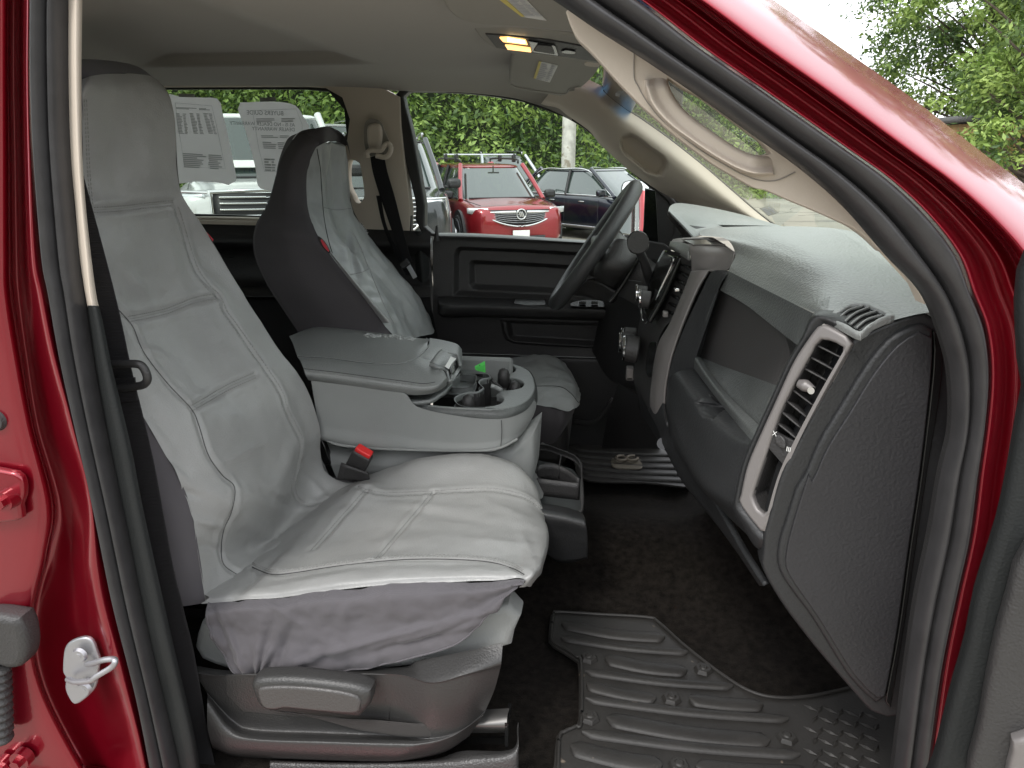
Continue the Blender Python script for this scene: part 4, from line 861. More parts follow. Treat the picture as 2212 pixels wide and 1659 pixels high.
surf('bin_front', [top, W('F', [(1600,1270),(1660,1280),(1760,1300),(1870,1330)], .55), W('F', [(1630,1400),(1680,1400),(1780,1410),(1885,1430)], .55), W('F', [(1620,1510),(1690,1570),(1780,1580),(1885,1555)], .575)], M['dashm'], bn, 30, 24, solid=.004)
surf('bin_side', [[p for p in [BP.hit(*cr('F', [(1850,1150)])[0]), BP.hit(*cr('F', [(1850,1285)])[0])]], [BP.hit(*cr('F', [(1850,1150)])[0])-Vector((0, 0, .14)), V(*cr('F', [(1885,1555)])[0], .58)]], M['blk2'], bn, 6, 6)
# --- floor mats
def rubmat(name, label, k, outline, z, n=(0, 0, 1), tilt=None): pass
MZ = V(1400, 1500, .36).z
MP = Pl(V(1400, 1480, .37), (0, 0, 1)); MP = Pl((0, 0, .617), (-.0, .0, 1))
mo = cr('J', [(430,790),(470,765),(700,780),(980,797),(1050,830),(1200,965),(1400,1120),(1560,1215),(1700,1250),(1900,1245),(2200,1180),(2340,1215),(2480,1700),(2300,1900),(420,1900),(445,1659),(460,1480),(500,1440),(560,1420),(585,1390),(585,1080),(560,1040),(500,1000),(440,965),(415,930)])
fm = plate('floor_mat', None, mo, MP, .008, M['mat'], None, bevel=.002)
tag(fm, 'black ribbed rubber mat on the near passenger footwell floor', 'floor mat', 'rubber floor mats')
def onp(pl, k, pts, h=0.0): return [pl.hit(a, b)+pl.n*h for a, b in cr(k, pts)]
tube('raised_rim', onp(MP, 'J', [(455,1900),(470,1659),(478,1490),(515,1455),(570,1430),(600,1395),(600,1075),(570,1030),(510,990),(455,960),(432,925),(445,800),(475,782),(700,795),(975,812),(1040,842),(1190,975),(1390,1130),(1550,1228),(1700,1266),(1900,1258),(2180,1200)], .003), .0036, M['mat'], fm, n=240)
def bar(k, a, b, r, pl, parent, m, bend=0):
    q = onp(pl, k, [a, ((a[0]+b[0])/2, (a[1]+b[1])/2+bend), b], .001)
    P = crom(q, 24); n_ = 24
    prof_ = [(math.cos(t)*r*1.12, max(0, math.sin(t))*.0075) for t in np.linspace(0, math.pi, 9)]
    vs = []
    for i in range(n_):
        s_ = min(i, n_-1-i)/n_*2; w_ = math.sqrt(max(0.02, 1-(1-min(1, s_*np.linalg.norm(P[-1]-P[0])/2/r))**2))
        T_ = P[min(i+1, n_-1)]-P[max(i-1, 0)]; T_ /= np.linalg.norm(T_); S_ = np.cross(T_, np.array(pl.n)); S_ /= np.linalg.norm(S_)
        vs.append([P[i]+S_*x*w_+np.array(pl.n)*z_ for x, z_ in prof_])
    v, f = gmesh(np.array(vs)); return (list(v), [tuple(x) for x in f])
bars = [((490,848),(1075,925),.016,18),((485,930),(1205,1012),.009,14),((735,1045),(1200,1115),.017,14),((625,1120),(1460,1205),.010,14),((630,1195),(1025,1275),.014,10),((1210,1275),(1630,1310),.016,8),((625,1275),(1775,1390),.010,16),((745,1385),(1670,1510),.018,22),((605,1465),(1840,1590),.011,18),((540,1545),(1060,1650),.018,14),((1250,1659),(1900,1700),.018,8)]
v, f = join(*[bar('J', a, b, r, MP, fm, M['mat'], bd) for a, b, r, bd in bars]); mk('raised_ribs', v, f, M['mat'], fm)
hx_ = [(645,1040),(1292,1105),(1113,1270),(650,1378),(1765,1490),(1155,1650)]
for c in hx_:
    p = onp(MP, 'J', [c])[0]; parts_ = [cylm(p, p+Vector((0, 0, .008)), .021, .016, 6), cylm(p+Vector((0, 0, .007)), p+Vector((0, 0, .0105)), .010, .006, 12)]
    mesh('molded_bolt', parts_, M['mat'], fm, bevel=.001)
dia = []
rr_ = random.Random(5)
for i in range(6):
    for j in range(7):
        c = (480+j*58+(i % 2)*30, 1320+i*62+j*8)
        p = onp(MP, 'K', [c])[0]; a = (math.pi/4 if (i+j) % 2 else -math.pi/4)+.2; r_ = Matrix.Rotation(a, 3, 'Z')
        L_, w_ = .014, .0045
        vs_ = [p+r_ @ Vector(q) for q in ((-L_, 0, .001), (0, -w_, .001), (L_, 0, .001), (0, w_, .001), (0, 0, .0045))]
        dia.append(([tuple(x) for x in vs_], [(0, 1, 4), (1, 2, 4), (2, 3, 4), (3, 0, 4)]))
v, f = join(*dia); mk('tread_diamonds', v, f, M['mat'], fm, smooth=False)
# driver mat
DMZ = Pl((0, 0, V(1340, 1000, 1.45).z), (0, 0, 1))
dmat = plate('floor_mat', None, [(1225,965),(1300,955),(1420,968),(1500,990),(1520,1050),(1400,1042),(1262,1036),(1240,1000)], DMZ, .008, M['mat'], None, bevel=.002)
tag(dmat, 'black rubber mat with tan badge on the far driver footwell floor', 'floor mat', 'rubber floor mats')
v, f = join(*[bar(None, (1240+i*4, 972+i*13), (1480+i*6, 985+i*14), .010, DMZ, dmat, M['mat'], 3) for i in range(5)]); mk('raised_ribs', v, f, M['mat'], dmat)
tn = mat('tan badge', (.17, .15, .12), .5)
bd = plate('molded_badge', None, [(1322,990),(1345,985),(1368,988),(1385,998),(1387,1010),(1372,1012),(1325,1008)], Pl((0, 0, DMZ.p.z+.008), (0, 0, 1)), .006, tn, dmat, bevel=.002)
for cx in (1342, 1365):
    v, f = sweep([DMZ.hit(cx+12*math.cos(t), 1000+5*math.sin(t))+Vector((0, 0, .018)) for t in np.linspace(0, 5.2, 16)], .005); mk('badge_relief', v, f, mat('tan relief', (.22,.19,.15), .5), bd)
# ================================================================ dashboard and controls
dk_ = dict(G=None)
PR = [([(655,490),(815,570),(975,650),(1125,722),(1195,770)], [.60,.45,.30,.16,.12]),
      ([(668,462),(835,540),(1000,618),(1150,690),(1262,800)], [.60,.45,.30,.16,.105]),
      ([(690,400),(870,470),(1050,550),(1215,640),(1340,815)], [.62,.46,.31,.18,.10]),
      ([(640,325),(900,380),(1130,460),(1350,585),(1470,752)], [.68,.50,.34,.20,.10]),
      ([(512,306),(850,300),(1150,375),(1450,520),(1595,716)], [.90,.66,.45,.25,.10]),
      ([(545,268),(900,261),(1250,285),(1520,430),(1690,700)], [1.12,.95,.65,.35,.10]),
      ([(700,275),(1000,285),(1330,310),(1600,420),(1780,690)], [1.25,1.05,.72,.36,.08])]
dash, GPd = surf('dash_top', [W('G', p, Y) for p, Y in PR], M['dash'], truck, 120, 110, ret=True)
surf('dash_top_front', [W('G', [(600,254),(900,261),(1250,285),(1520,430),(1690,700)], [1.12,.95,.65,.35,.10]), [p+Vector((.07, 0, -.03)) for p in W('G', [(600,254),(900,261),(1250,285),(1520,430),(1690,700)], [1.12,.95,.65,.35,.10])], [p+Vector((.26, 0, -.15)) for p in W('G', [(600,254),(900,261),(1250,285),(1520,430),(1690,700)], [1.12,.95,.65,.35,.10])]], M['dash'], truck, 40, 20)
# airbag lettering pressed in the pad
ab = on(bvh_of(GPd), 'G', [(1125,672), (1150,640)], 2, .001); ax = (ab[1]-ab[0]).normalized()
q2 = on(bvh_of(GPd), 'G', [(1140,690), (1178,650)], 2, .001)
for i, s in enumerate(('AIRBAG', 'SRS')):
    a, b = on(bvh_of(GPd), 'G', [(1162+4-i*24, 676-2-i*9), (1172-i*24, 630-i*6)], 2, .0012)
    textm('airbag_lettering', s, a, (b-a), (a-b).cross(Vector((0, -.4, 1))).cross(a-b) if False else Vector((-1, .2, .1)), .012, M['vinyl'], dash)
# instrument hood
HD = [W('X', [(55,605),(75,553),(135,524),(260,530),(520,575),(800,640),(1160,745)], [1.05,1.1,1.18,1.25,1.35,1.42,1.46]),
      W('X', [(72,622),(108,598),(190,588),(300,590),(560,630),(820,680),(1155,757)], [1.04,1.07,1.12,1.18,1.28,1.36,1.42]),
      W('X', [(120,670),(175,658),(250,662),(350,670),(600,695),(850,720),(1150,775)], [1.03,1.05,1.08,1.12,1.2,1.28,1.36]),
      W('X', [(200,752),(245,745),(300,750),(380,745),(600,745),(850,755),(1150,790)], [1.02,1.03,1.05,1.08,1.14,1.22,1.3]),
      W('X', [(290,852),(320,852),(355,845),(430,800),(620,780),(850,790),(1150,805)], [1.00,1.00,1.01,1.03,1.08,1.16,1.24])]
surf('instrument_hood', HD, M['dash'], truck, 70, 50)
surf('instrument_hood_underside', [W('X', [(55,605),(72,624),(120,672),(200,754),(290,854)], [1.05,1.04,1.03,1.02,1.0]), W('X', [(58,640),(90,690),(150,760),(195,820),(215,858)], [1.08,1.09,1.1,1.1,1.1])], M['blk'], truck, 30, 10, solid=.006)
surf('instrument_cluster', [W('G', [(400,320),(440,275),(480,262)], [1.12,1.1,1.1]), W('G', [(430,360),(460,320),(520,300)], [1.10,1.06,1.04])], M['gloss'], truck, 12, 8)
surf('hood_face', [W('G', [(362,228),(385,246),(430,252),(520,264),(600,270)], [1.03,1.02,1.03,1.07,1.1]), W('G', [(400,262),(430,290),(470,312),(520,300),(600,285)], [1.05,1.04,1.03,1.02,1.02])], M['blk'], truck, 20, 8)
# lower body of the dash, closing everything
surf('dash_core', [W('G', [(40,300),(200,420),(400,420),(655,500),(1125,740)], [1.5,1.3,1.02,.72,.22]), W('G', [(20,600),(120,760),(360,900),(640,1000),(1000,1060)], [1.5,1.3,1.02,.72,.22]), W('G', [(-40,900),(60,1050),(330,1150),(580,1320),(900,1500)], [1.55,1.35,1.02,.70,.22])], M['blk'], truck, 40, 30)
# dark padded panel between stack and open shelf
surf('dash_side_pad', [W('G', [(660,490),(590,487),(560,510),(515,600),(435,770),(370,940),(345,1060)], [.60,.63,.64,.64,.64,.64,.64]), W('G', [(662,492),(640,520),(615,560),(590,640),(545,770),(500,900),(478,985)], [.60,.59,.59,.59,.59,.59,.59])], M['dashm'], truck, 50, 12)
# upper band
surf('dash_band', [W('G', [(655,490),(815,570),(975,650),(1125,722)], [.60,.45,.30,.16]), W('G', [(640,530),(790,615),(940,705),(1080,790)], [.60,.46,.31,.18]), W('G', [(612,588),(740,660),(880,770),(1022,880)], [.605,.47,.33,.20])], M['dband'], truck, 60, 20)
# open shelf: back, floor, side rim, lip
surf('shelf_back', [W('G', [(612,588),(740,660),(880,770),(1022,880)], [.66,.53,.40,.27]), W('G', [(510,928),(640,980),(780,1030),(905,1076)], [.66,.53,.40,.27])], mat('shelf rubber', (.055,.052,.051), .6, bump=[('noise', 300, .2)], var=.06), truck, 40, 20)
surf('shelf_floor', [W('G', [(510,928),(640,980),(780,1030),(905,1076)], [.66,.53,.40,.27]), W('G', [(505,945),(590,1060),(700,1190),(820,1300)], [.60,.50,.38,.25])], M['dband'], truck, 40, 16)
surf('shelf_side_rim', [W('G', [(612,588),(560,750),(512,928)], [.66,.66,.66]), W('G', [(600,590),(540,760),(486,930)], [.60,.60,.60]), W('G', [(588,600),(530,760),(478,945)], [.60,.60,.60])], M['dband'], truck, 30, 10)
surf('shelf_lip', [W('G', [(512,928),(590,1045),(700,1170),(825,1290)], [.605,.50,.38,.24]), W('G', [(486,935),(565,1055),(680,1200),(800,1330)], [.585,.48,.36,.22]), W('G', [(478,985),(560,1095),(670,1235),(778,1362)], [.595,.49,.37,.22])], M['dband'], truck, 50, 14)
surf('shelf_end', [W('G', [(1022,880),(1000,890),(905,1076)], [.20,.24,.27]), W('G', [(1010,900),(960,1000),(825,1290)], [.22,.23,.24])], M['dashm'], truck, 10, 8)
# glove compartment / knee bolster
GL = [W('G', [(478,985),(560,1095),(670,1235),(778,1362),(800,1390)], [.595,.49,.37,.22,.2]),
      W('G', [(400,1002),(470,1120),(580,1260),(700,1400),(760,1450)], [.58,.47,.35,.24,.2]),
      W('G', [(350,1045),(400,1200),(480,1360),(620,1520),(735,1600)], [.60,.50,.40,.26,.19]),
      W('G', [(340,1110),(352,1250),(420,1420),(530,1600),(720,1700)], [.64,.55,.45,.32,.17]),
      W('G', [(326,1290),(376,1420),(465,1550),(600,1690),(765,1850)], [.66,.58,.47,.36,.15]),
      ]
notch = cr('G', [(485,1165),(560,1125),(640,1190),(600,1215),(575,1245),(520,1230)])
def notchd(G, N):
    H = G.copy()
    for i in range(G.shape[0]):
        for j in range(G.shape[1]):
            q = proj(G[i, j])
            if inpoly(q, notch): H[i, j] = G[i, j]+np.array((.045, .02, -.01))*min(1, pdist(q, notch)/5)
    return H
surf('glove_compartment', GL, M['dashm'], truck, 100, 80, disp=notchd)
surf('knee_bolster', [W('G', [(330,1140),(345,1250),(370,1300),(440,1460),(580,1640)], [.66,.60,.58,.48,.36])+W('K', [(120,440),(235,620)], [.20,.13]), W('G', [(250,1200),(300,1290),(330,1370),(430,1560),(560,1720)], [.72,.66,.62,.52,.42])+W('K', [(60,400),(210,620)], [.30,.2])], M['dashm'], truck, 50, 12, solid=.01)
# side end panel
EO = cr('G', [(1705,706),(1640,704),(1560,722),(1450,762),(1335,815),(1300,835)])+cr('M', [(762,420),(690,560),(604,700),(454,980),(344,1210),(266,1480),(242,1562)])+cr('K', [(222,390),(218,460),(217,540),(330,740),(520,990),(700,1200),(820,1335),(880,1362),(1000,1370)])+[(1990,1440),(2020,1200),(2052,1000),(2060,860),(2045,740),(2025,690)]
VB = cr('M', [(555,312),(600,300),(750,382),(758,420),(600,700),(450,980),(340,1210),(262,1480),(238,1562),(222,1560),(90,1390),(90,1330),(130,1150),(200,980),(300,760),(400,540),(480,410)])
ep = plate('dash_end_panel', None, EO, .105, .04, M['dashm'], truck, bevel=.006)
RO = cr('G', [(1700,765),(1640,762),(1560,785),(1460,850),(1350,990),(1240,1170),(1120,1370),(1040,1560)])+cr('K', [(440,-20),(350,260),(305,420),(322,570),(500,820),(700,1140),(860,1300),(910,1320)])
RI = cr('G', [(1690,800),(1640,800),(1590,820),(1500,890),(1390,1030),(1280,1210),(1160,1400),(1080,1580)])+cr('K', [(480,-10),(390,270),(350,440),(360,560),(530,810),(730,1130),(880,1280),(905,1290)])
rt = cr('K', [(905,1310),(980,900),(1050,400),(1110,0)])+cr('G', [(1690,1100),(1705,900),(1700,765)])
plate('end_panel_ridge', None, RO+rt, .097, .02, M['dashm'], ep, bevel=.006)
plate('end_panel_inset', None, RI+[(x-3, y) for x, y in rt], .0935, .012, mat('grained vinyl', (.024,.0235,.0255), .45, bump=[('noise', 160, .35), ('vor', 240, .2)], var=.07, dirt=((.02,.02,.022), 16, .72)), ep, bevel=.002)
plate('end_panel_rim', None, [(x, y) for x, y in cr('G', [(1700,712),(1580,727),(1450,772),(1335,832),(1255,935),(1155,1112),(1065,1290),(985,1470),(925,1640)])+cr('K', [(370,0),(275,300),(245,430),(255,560),(350,740),(540,990),(720,1200),(812,1335)])+cr('K', [(800,1335),(705,1215),(525,1000),(335,755),(240,570),(228,430),(258,300),(345,0)])+cr('G', [(905,1640),(965,1470),(1045,1290),(1135,1112),(1235,925),(1325,815),(1445,757),(1575,712),(1700,698)])], .0995, .02, M['dashm'], ep, bevel=.004)
plate('gap_strip', None, cr('K', [(1110,0),(1050,400),(980,900),(905,1310),(940,1310),(1010,900),(1085,400),(1145,0)])+cr('G', [(1740,1100),(1750,900),(1735,765),(1700,765),(1705,900),(1690,1100)]), .099, .01, M['gloss'], ep, bevel=.002)
# passenger vent: bezel, louvres, thumb wheel
vp = Pl(V(1740, 850, .112), (-.85, -1, .15)); bezh = cr('M', [(575,388),(712,436),(698,480),(588,680),(478,890),(370,1120),(310,1270),(236,1448),(165,1352),(175,1290),(260,1040),(330,830),(430,630),(520,470)])
VBl = cr('M', [(700,345),(600,300),(555,312),(480,410),(400,540),(300,760),(200,980),(130,1150),(90,1330),(90,1390),(150,1470),(222,1562),(238,1562)])
VBl2 = cr('M', [(740,330),(610,262),(520,262),(452,390),(372,524),(272,745),(172,965),(100,1140),(58,1320),(50,1410),(110,1500),(190,1600),(250,1600)])
VBl3 = cr('M', [(760,320),(640,235),(480,235),(418,360),(335,505),(235,725),(135,945),(62,1120),(15,1310),(0,1440),(60,1560),(140,1680),(250,1680)])
def vh(P, b): return [vp.hit(*q)-vp.n*b for q in P]
surf('vent_surround', [vh(VBl, .010), vh(VBl2, .006), vh(VBl3, .03), [p+Vector((.02, .05, 0)) for p in vh(VBl3, .05)]], M['dashm'], truck, 100, 18)
bz_ = plate('vent_bezel', None, [(x, y) for x, y in VB], vp, .014, M['silver'], truck, holes=[bezh], bevel=.0045)
vb = Pl(vp.p-vp.n*.045, vp.n)
plate('vent_cavity', None, [(x, y) for x, y in VB], vb, .004, M['gloss'], bz_, bevel=.001)
wl = [vp.hit(a, b) for a, b in bezh]; wl = crom(wl, 80, True); wl = np.vstack([wl, wl[:1]])
v, f = gmesh(np.array([wl-np.array(vp.n)*.004, wl-np.array(vp.n)*.045])); mk('vent_duct', v, f, M['blk2'], bz_)
lou = [((550,430),(690,500)),((508,500),(645,575)),((470,568),(602,640)),((400,700),(520,790)),((362,765),(478,860)),((330,830),(448,930)),((300,895),(430,1000))]
for a, b in lou:
    A0, B0 = vp.hit(*cr('M', [a])[0])-vp.n*.006, vp.hit(*cr('M', [b])[0])-vp.n*.006
    C0, D0 = vp.hit(*cr('M', [(a[0]+18, a[1]+30)])[0])-vp.n*.03, vp.hit(*cr('M', [(b[0]-10, b[1]+28)])[0])-vp.n*.03
    surf('vent_louver', [[A0, B0], [C0, D0]], M['blk2'], bz_, 6, 4, solid=.0022)
q = [vp.hit(*cr('M', [c])[0])-vp.n*.002 for c in ((440,655), (480,668), (530,695))]
tube('vent_knob', q, [.006, .009, .005], M['silver'], bz_, n=12)
mesh('knob_tip', [cylm(q[2]+vp.n*.004, q[2]+vp.n*.008, .005)], M['chrome'], bz_)
plate('vent_switch_panel', 'M', [(270,930),(430,1010),(400,1080),(350,1145),(250,1030)], Pl(vp.p-vp.n*.004, vp.n), .006, M['blk'], bz_, bevel=.001, rnd=False)
plate('vent_thumbwheel', 'M', [(300,975),(330,965),(360,1000),(358,1048),(330,1040),(302,1010)], Pl(vp.p+vp.n*.001, vp.n), .006, M['blk2'], bz_, bevel=.002)
for c, s in (((285, 965), 'X'), ((368, 1060), 'III')):
    textm('vent_symbol', s, vp.hit(*cr('M', [c])[0])+vp.n*.001, vp.x, vp.y, .010, M['white'], bz_)
# defroster vent on top
dv = on(bvh_of(GPd), 'M', [(620,245), (815,130), (1020,230), (820,350)], 4, .002)
dvp_n = (dv[1]-dv[0]).cross(dv[2]-dv[1]); dvp_n = dvp_n if dvp_n.z > 0 else -dvp_n
dvp = Pl(sum(dv, Vector())/4+dvp_n.normalized()*.004, dvp_n)
do_ = cr('M', [(612,250),(640,225),(700,170),(760,135),(830,125),(930,175),(1018,228),(1010,245),(960,262),(880,300),(825,350),(800,352),(700,300)]); di_ = cr('M', [(655,255),(700,215),(760,180),(840,178),(905,205),(968,235),(920,258),(860,300),(812,335),(740,295)])
dvp = Pl(dvp.p+dvp.n*.004, dvp.n)
dvo = plate('side_demister', None, do_, dvp, .012, M['dash'], truck, holes=[di_], bevel=.003)
plate('demister_cavity', None, di_, Pl(dvp.p-dvp.n*.004, dvp.n), .002, M['gloss'], dvo, bevel=.0005)
for a, m_, b in (((690,250),(750,205),(835,180)),((725,272),(790,222),(870,190)),((760,290),(830,240),(915,212)),((795,312),(860,262),(950,235))):
    qq = [dvp.hit(*cr('M', [c])[0])+dvp.n*.000 for c in (a, m_, b)]; surf('demister_slat', [crom(qq, 10), [Vector(x)-dvp.n*.0035 for x in crom(qq, 10)]], M['vinyl'], dvo, 12, 3, solid=.0015)
# ---------------- centre stack
sb = surf('stack_bezel', [W('L', [(708,430),(645,590),(575,750),(505,880),(475,1050),(458,1200),(470,1300),(515,1372)], [.70,.70,.70,.71,.71,.71,.71,.70]),
     W('L', [(752,428),(690,570),(605,770),(545,900),(510,1050),(492,1200),(498,1300),(540,1376)], [.668,.665,.665,.667,.67,.67,.67,.67]),
     W('L', [(812,424),(742,540),(652,750),(592,930),(562,1060),(546,1180),(550,1280),(580,1382)], [.655,.65,.645,.645,.645,.645,.645,.645])], M['silver'], truck, 120, 16, solid=.006)
surf('bezel_head', [W('X', [(270,935),(420,945),(560,950),(660,975),(720,1010)], [.74,.71,.69,.65,.62]), W('X', [(262,980),(400,1020),(560,1030),(660,1030),(710,1025)], [.73,.685,.66,.64,.618]), W('X', [(285,1060),(360,1110),(470,1160),(560,1170),(655,1175)], [.71,.685,.665,.64,.62]), W('X', [(293,1195),(335,1193),(380,1192),(425,1190),(464,1187)], [.70,.692,.68,.668,.655])], M['silver'], sb, 40, 24, solid=.004)
surf('stack_brow', [W('X', [(85,905),(150,905),(220,920),(275,938)], [.92,.86,.80,.74]), W('X', [(75,940),(130,965),(200,1000),(262,1030)], [.90,.84,.78,.72]), W('X', [(80,965),(140,1000),(200,1040),(270,1085)], [.90,.84,.78,.72])], M['vinyl'], sb, 20, 12, solid=.005)
tpz = Pl(V(*cr('L', [(780, 300)])[0], .70), (.0, -.12, 1))
tpl = surf('stack_top', [W('X', [(105,876),(185,864),(440,856),(530,878),(722,1010)], [.95,.93,.84,.79,.62]), W('X', [(92,892),(185,900),(360,905),(520,925),(722,1010)], [.93,.87,.79,.73,.62]), W('X', [(85,906),(180,922),(275,938),(500,948),(722,1010)], [.92,.84,.74,.70,.62])], M['silver'], sb, 24, 12)
surf('top_tray', [W('X', [(192,879),(440,871)], [.87,.81]), W('X', [(305,934),(612,932)], [.73,.68])], M['gloss'], tpl, 8, 6)
tube('tray_rim', W('X', [(192,879),(440,871),(612,932),(305,934),(192,879)], [.868,.808,.678,.728,.868]), .0015, M['silver'], tpl)
surf('stack_face', [W('L', [(560,300),(690,345),(700,430),(600,690),(540,770),(500,860),(470,1050),(455,1280)], [.86,.74,.74,.74,.74,.74,.74,.72]), W('L', [(545,330),(500,400),(450,500),(400,690),(380,780),(370,900),(355,1080),(385,1200)], [1.0,1.0,1.0,.99,.98,.97,.96,.95])], M['blk2'], sb, 50, 20)
# vents of the stack
for i in range(7):
    t = i/6; a = (655-85*t*1.1, 385+45*t*6.2); p, q_ = W('L', [(a[0]-12, a[1]), (a[0]+38, a[1]+22)], [.80, .735])
    surf('stack_louver', [[p, q_], [p+Vector((.02, 0, -.02)), q_+Vector((.02, 0, -.02))]], M['gloss'], sb, 4, 3, solid=.006)
mesh('louver_tab', [boxm(V(*cr('L', [(615,540)])[0], .735), (.012, .02, .008))], M['chrome'], sb, bevel=.002)
mesh('louver_tab', [boxm(V(*cr('L', [(545,688)])[0], .74), (.012, .02, .012))], M['silver'], sb, bevel=.002)
surf('radio_frame', [W('L', [(545,305),(500,390),(450,520),(410,620)], [.98,.98,.98,.98]), W('L', [(645,345),(590,470),(520,620),(450,740)], [.80,.80,.80,.80])], M['gloss'], sb, 30, 10, solid=.01)
rim = W('L', [(560,335),(595,350),(580,400),(520,530),(470,660),(432,738),(410,720),(395,650)], [.93,.83,.83,.84,.84,.86,.9,.93]); tube('radio_rim', rim, .0028, M['chrome'], sb, n=60)
surf('radio_screen', [W('L', [(555,345),(520,410),(480,500),(455,560)], [.955,.955,.955,.955]), W('L', [(578,362),(555,430),(510,530),(480,600)], [.86,.86,.86,.86])], mat('screen glass', (.02,.02,.02), .05, coat=1), sb, 20, 6)
surf('radio_side', [W('L', [(540,340),(505,420),(460,540)], [.985,.985,.985]), W('L', [(556,348),(522,420),(478,540)], [.955,.955,.955])], M['silver'], sb, 20, 5)
for (cx, cy, Y, r) in ((430,572,.93,.022),(452,605,.86,.022)):
    p = V(*cr('L', [(cx, cy)])[0], Y); mesh('radio_knob', [cylm(p, p+Vector((-.025, 0, .004)), r, r*.9, 28)], M['blk2'], sb, bevel=.003); mesh('knob_ring', [cylm(p+Vector((-.022, 0, .004)), p+Vector((-.027, 0, .004)), r*1.02, r*.98, 28)], M['chrome'], sb, bevel=.001)
for (cx, cy, Y, r) in ((345,830,1.02,.026),(335,870,.96,.03),(362,905,.87,.034)):
    p = V(*cr('L', [(cx+20, cy)])[0], Y); mesh('climate_knob', [cylm(p, p+Vector((-.035, 0, .004)), r, r*.92, 28)], M['blk2'], sb, bevel=.004); mesh('knob_ring', [cylm(p+Vector((-.033, 0, .004)), p+Vector((-.039, 0, .004)), r*.98, r*.9, 28)], M['chrome'], sb, bevel=.001)
plate('stack_pocket', 'L', [(450,860),(495,875),(480,1000),(462,1080),(425,1035),(430,960)], Pl(V(*cr('L', [(460, 960)])[0], .755), (-.8, -.6, 0)), .004, M['gloss'], sb, bevel=.001)
mesh('switch', [boxm(V(*cr('L', [(330,1045)])[0], 1.0), (.02, .03, .035)), boxm(V(*cr('L', [(330,1070)])[0], 1.0), (.022, .03, .01))], M['silver'], sb, bevel=.003)
mesh('usb_port', [cylm(V(*cr('L', [(540,1470)])[0], .66), V(*cr('L', [(530,1470)])[0], .62), .013)], M['gloss'], sb)
surf('lower_stack', [W('L', [(515,1372),(470,1320),(450,1270),(380,1180)], [.70,.72,.74,.9]), W('L', [(700,1650),(600,1570),(520,1480),(400,1290)], [.58,.62,.7,.9])], M['dashm'], sb, 24, 14)
surf('stack_skirt', [W('L', [(580,1380),(660,1520),(740,1659)], [.645,.60,.52]), W('L', [(515,1372),(600,1500),(690,1659)], [.70,.66,.6])], M['dashm'], sb, 20, 6)
surf('tunnel_trim', [W('L', [(380,1180),(400,1290),(560,1500)], [.98,.98,.9]), W('L', [(260,1100),(200,1300),(160,1500)], [1.2,1.25,1.3])], M['blk'], truck, 16, 10)
# ---------------- steering
c = V(1284, 532, 1.235); t = (V(1372, 408, 1.235)-V(1202, 652, 1.235)); rad = t.length/2; t.normalize()
nrm = t.cross(Vector((0, 1, 0))).normalized()
ring = [c+rad*(math.cos(a)*t+math.sin(a)*Vector((0, 1, 0))) for a in np.linspace(0, 2*math.pi, 72, endpoint=False)]
pr = [(math.cos(a)*.0175, math.sin(a)*.0165) for a in np.linspace(0, 2*math.pi, 16, endpoint=False)]
pr = [(a*1.3, b*1.3) for a, b in pr]
v, f = sweep(ring, pr, up=nrm, closed=True)
whl = mk('steering_wheel', v, f, mat('wheel leather', (.045,.046,.047), .42, bump=[('vor', 380, .5)], var=.1), truck)
for sgn in (-1, 1):
    e = c+rad*Vector((0, 1, 0))*sgn*.96; tube('wheel_spoke', [c+nrm*-.02, c.lerp(e, .5)+nrm*-.012, e], [.03, .022, .014], M['blk2'], whl, n=14)
e = c-t*rad*.95; tube('wheel_spoke', [c+nrm*-.02, c.lerp(e, .5)+nrm*-.012, e], [.03, .02, .014], M['blk2'], whl, n=14)
fw_ = nrm if nrm.x > 0 else -nrm
mesh('wheel_hub', [cylm(c-fw_*-.005, c+fw_*.06, .085, .07, 32)], M['blk2'], whl, bevel=.012)
for a in (-.55, .55):
    d_ = math.cos(a)*0*t+Vector((0, -1, 0))*math.cos(a)+t*math.sin(a)
colc = c+fw_*.07
sc = surf('column_shroud', [W('Q', [(720,1000),(860,870),(1000,880),(1110,1000)], [1.16,1.14,1.14,1.16]), W('Q', [(650,1180),(760,1080),(1000,1100),(1120,1060)], [1.12,1.08,1.08,1.12]), W('Q', [(640,1280),(740,1240),(900,1260),(1020,1230)], [1.14,1.10,1.10,1.14]), W('Q', [(640,1300),(700,1330),(800,1400),(880,1420)], [1.22,1.2,1.2,1.22])], M['blk2'], truck, 40, 30, solid=.01)
surf('column_top', [W('Q', [(830,780),(900,790),(985,850)], [1.2,1.2,1.2]), W('Q', [(770,930),(890,965),(960,920)], [1.12,1.11,1.13])], M['vinyl'], sc, 16, 10, solid=.008)
surf('column_top', [W('Q', [(740,960),(890,975),(930,950)], [1.13,1.12,1.13]), W('Q', [(735,990),(870,1015),(890,985)], [1.12,1.11,1.12])], M['vinyl'], sc, 16, 6, solid=.008)
surf('column_lower', [W('Q', [(440,1370),(620,1290),(860,1420),(900,1440)], [1.2,1.18,1.16,1.16]), W('Q', [(400,1460),(560,1480),(800,1540),(860,1520)], [1.22,1.2,1.2,1.2])], M['blk'], sc, 20, 8, solid=.01)
surf('dash_driver_side', [W('Q', [(1130,1030),(1200,1040),(1330,1130),(1420,1160)], [1.12,1.12,1.12,1.1]), W('Q', [(1000,1250),(1100,1250),(1200,1290),(1280,1260)], [1.12,1.1,1.08,1.05]), W('Q', [(850,1480),(950,1500),(1060,1560),(1140,1600)], [1.15,1.12,1.08,1.04])], M['blk2'], truck, 24, 20)
tube('panel_gap', W('Q', [(1115,1060),(1000,1260),(860,1470),(800,1540)], 1.10), .006, M['gloss'], truck, n=20)
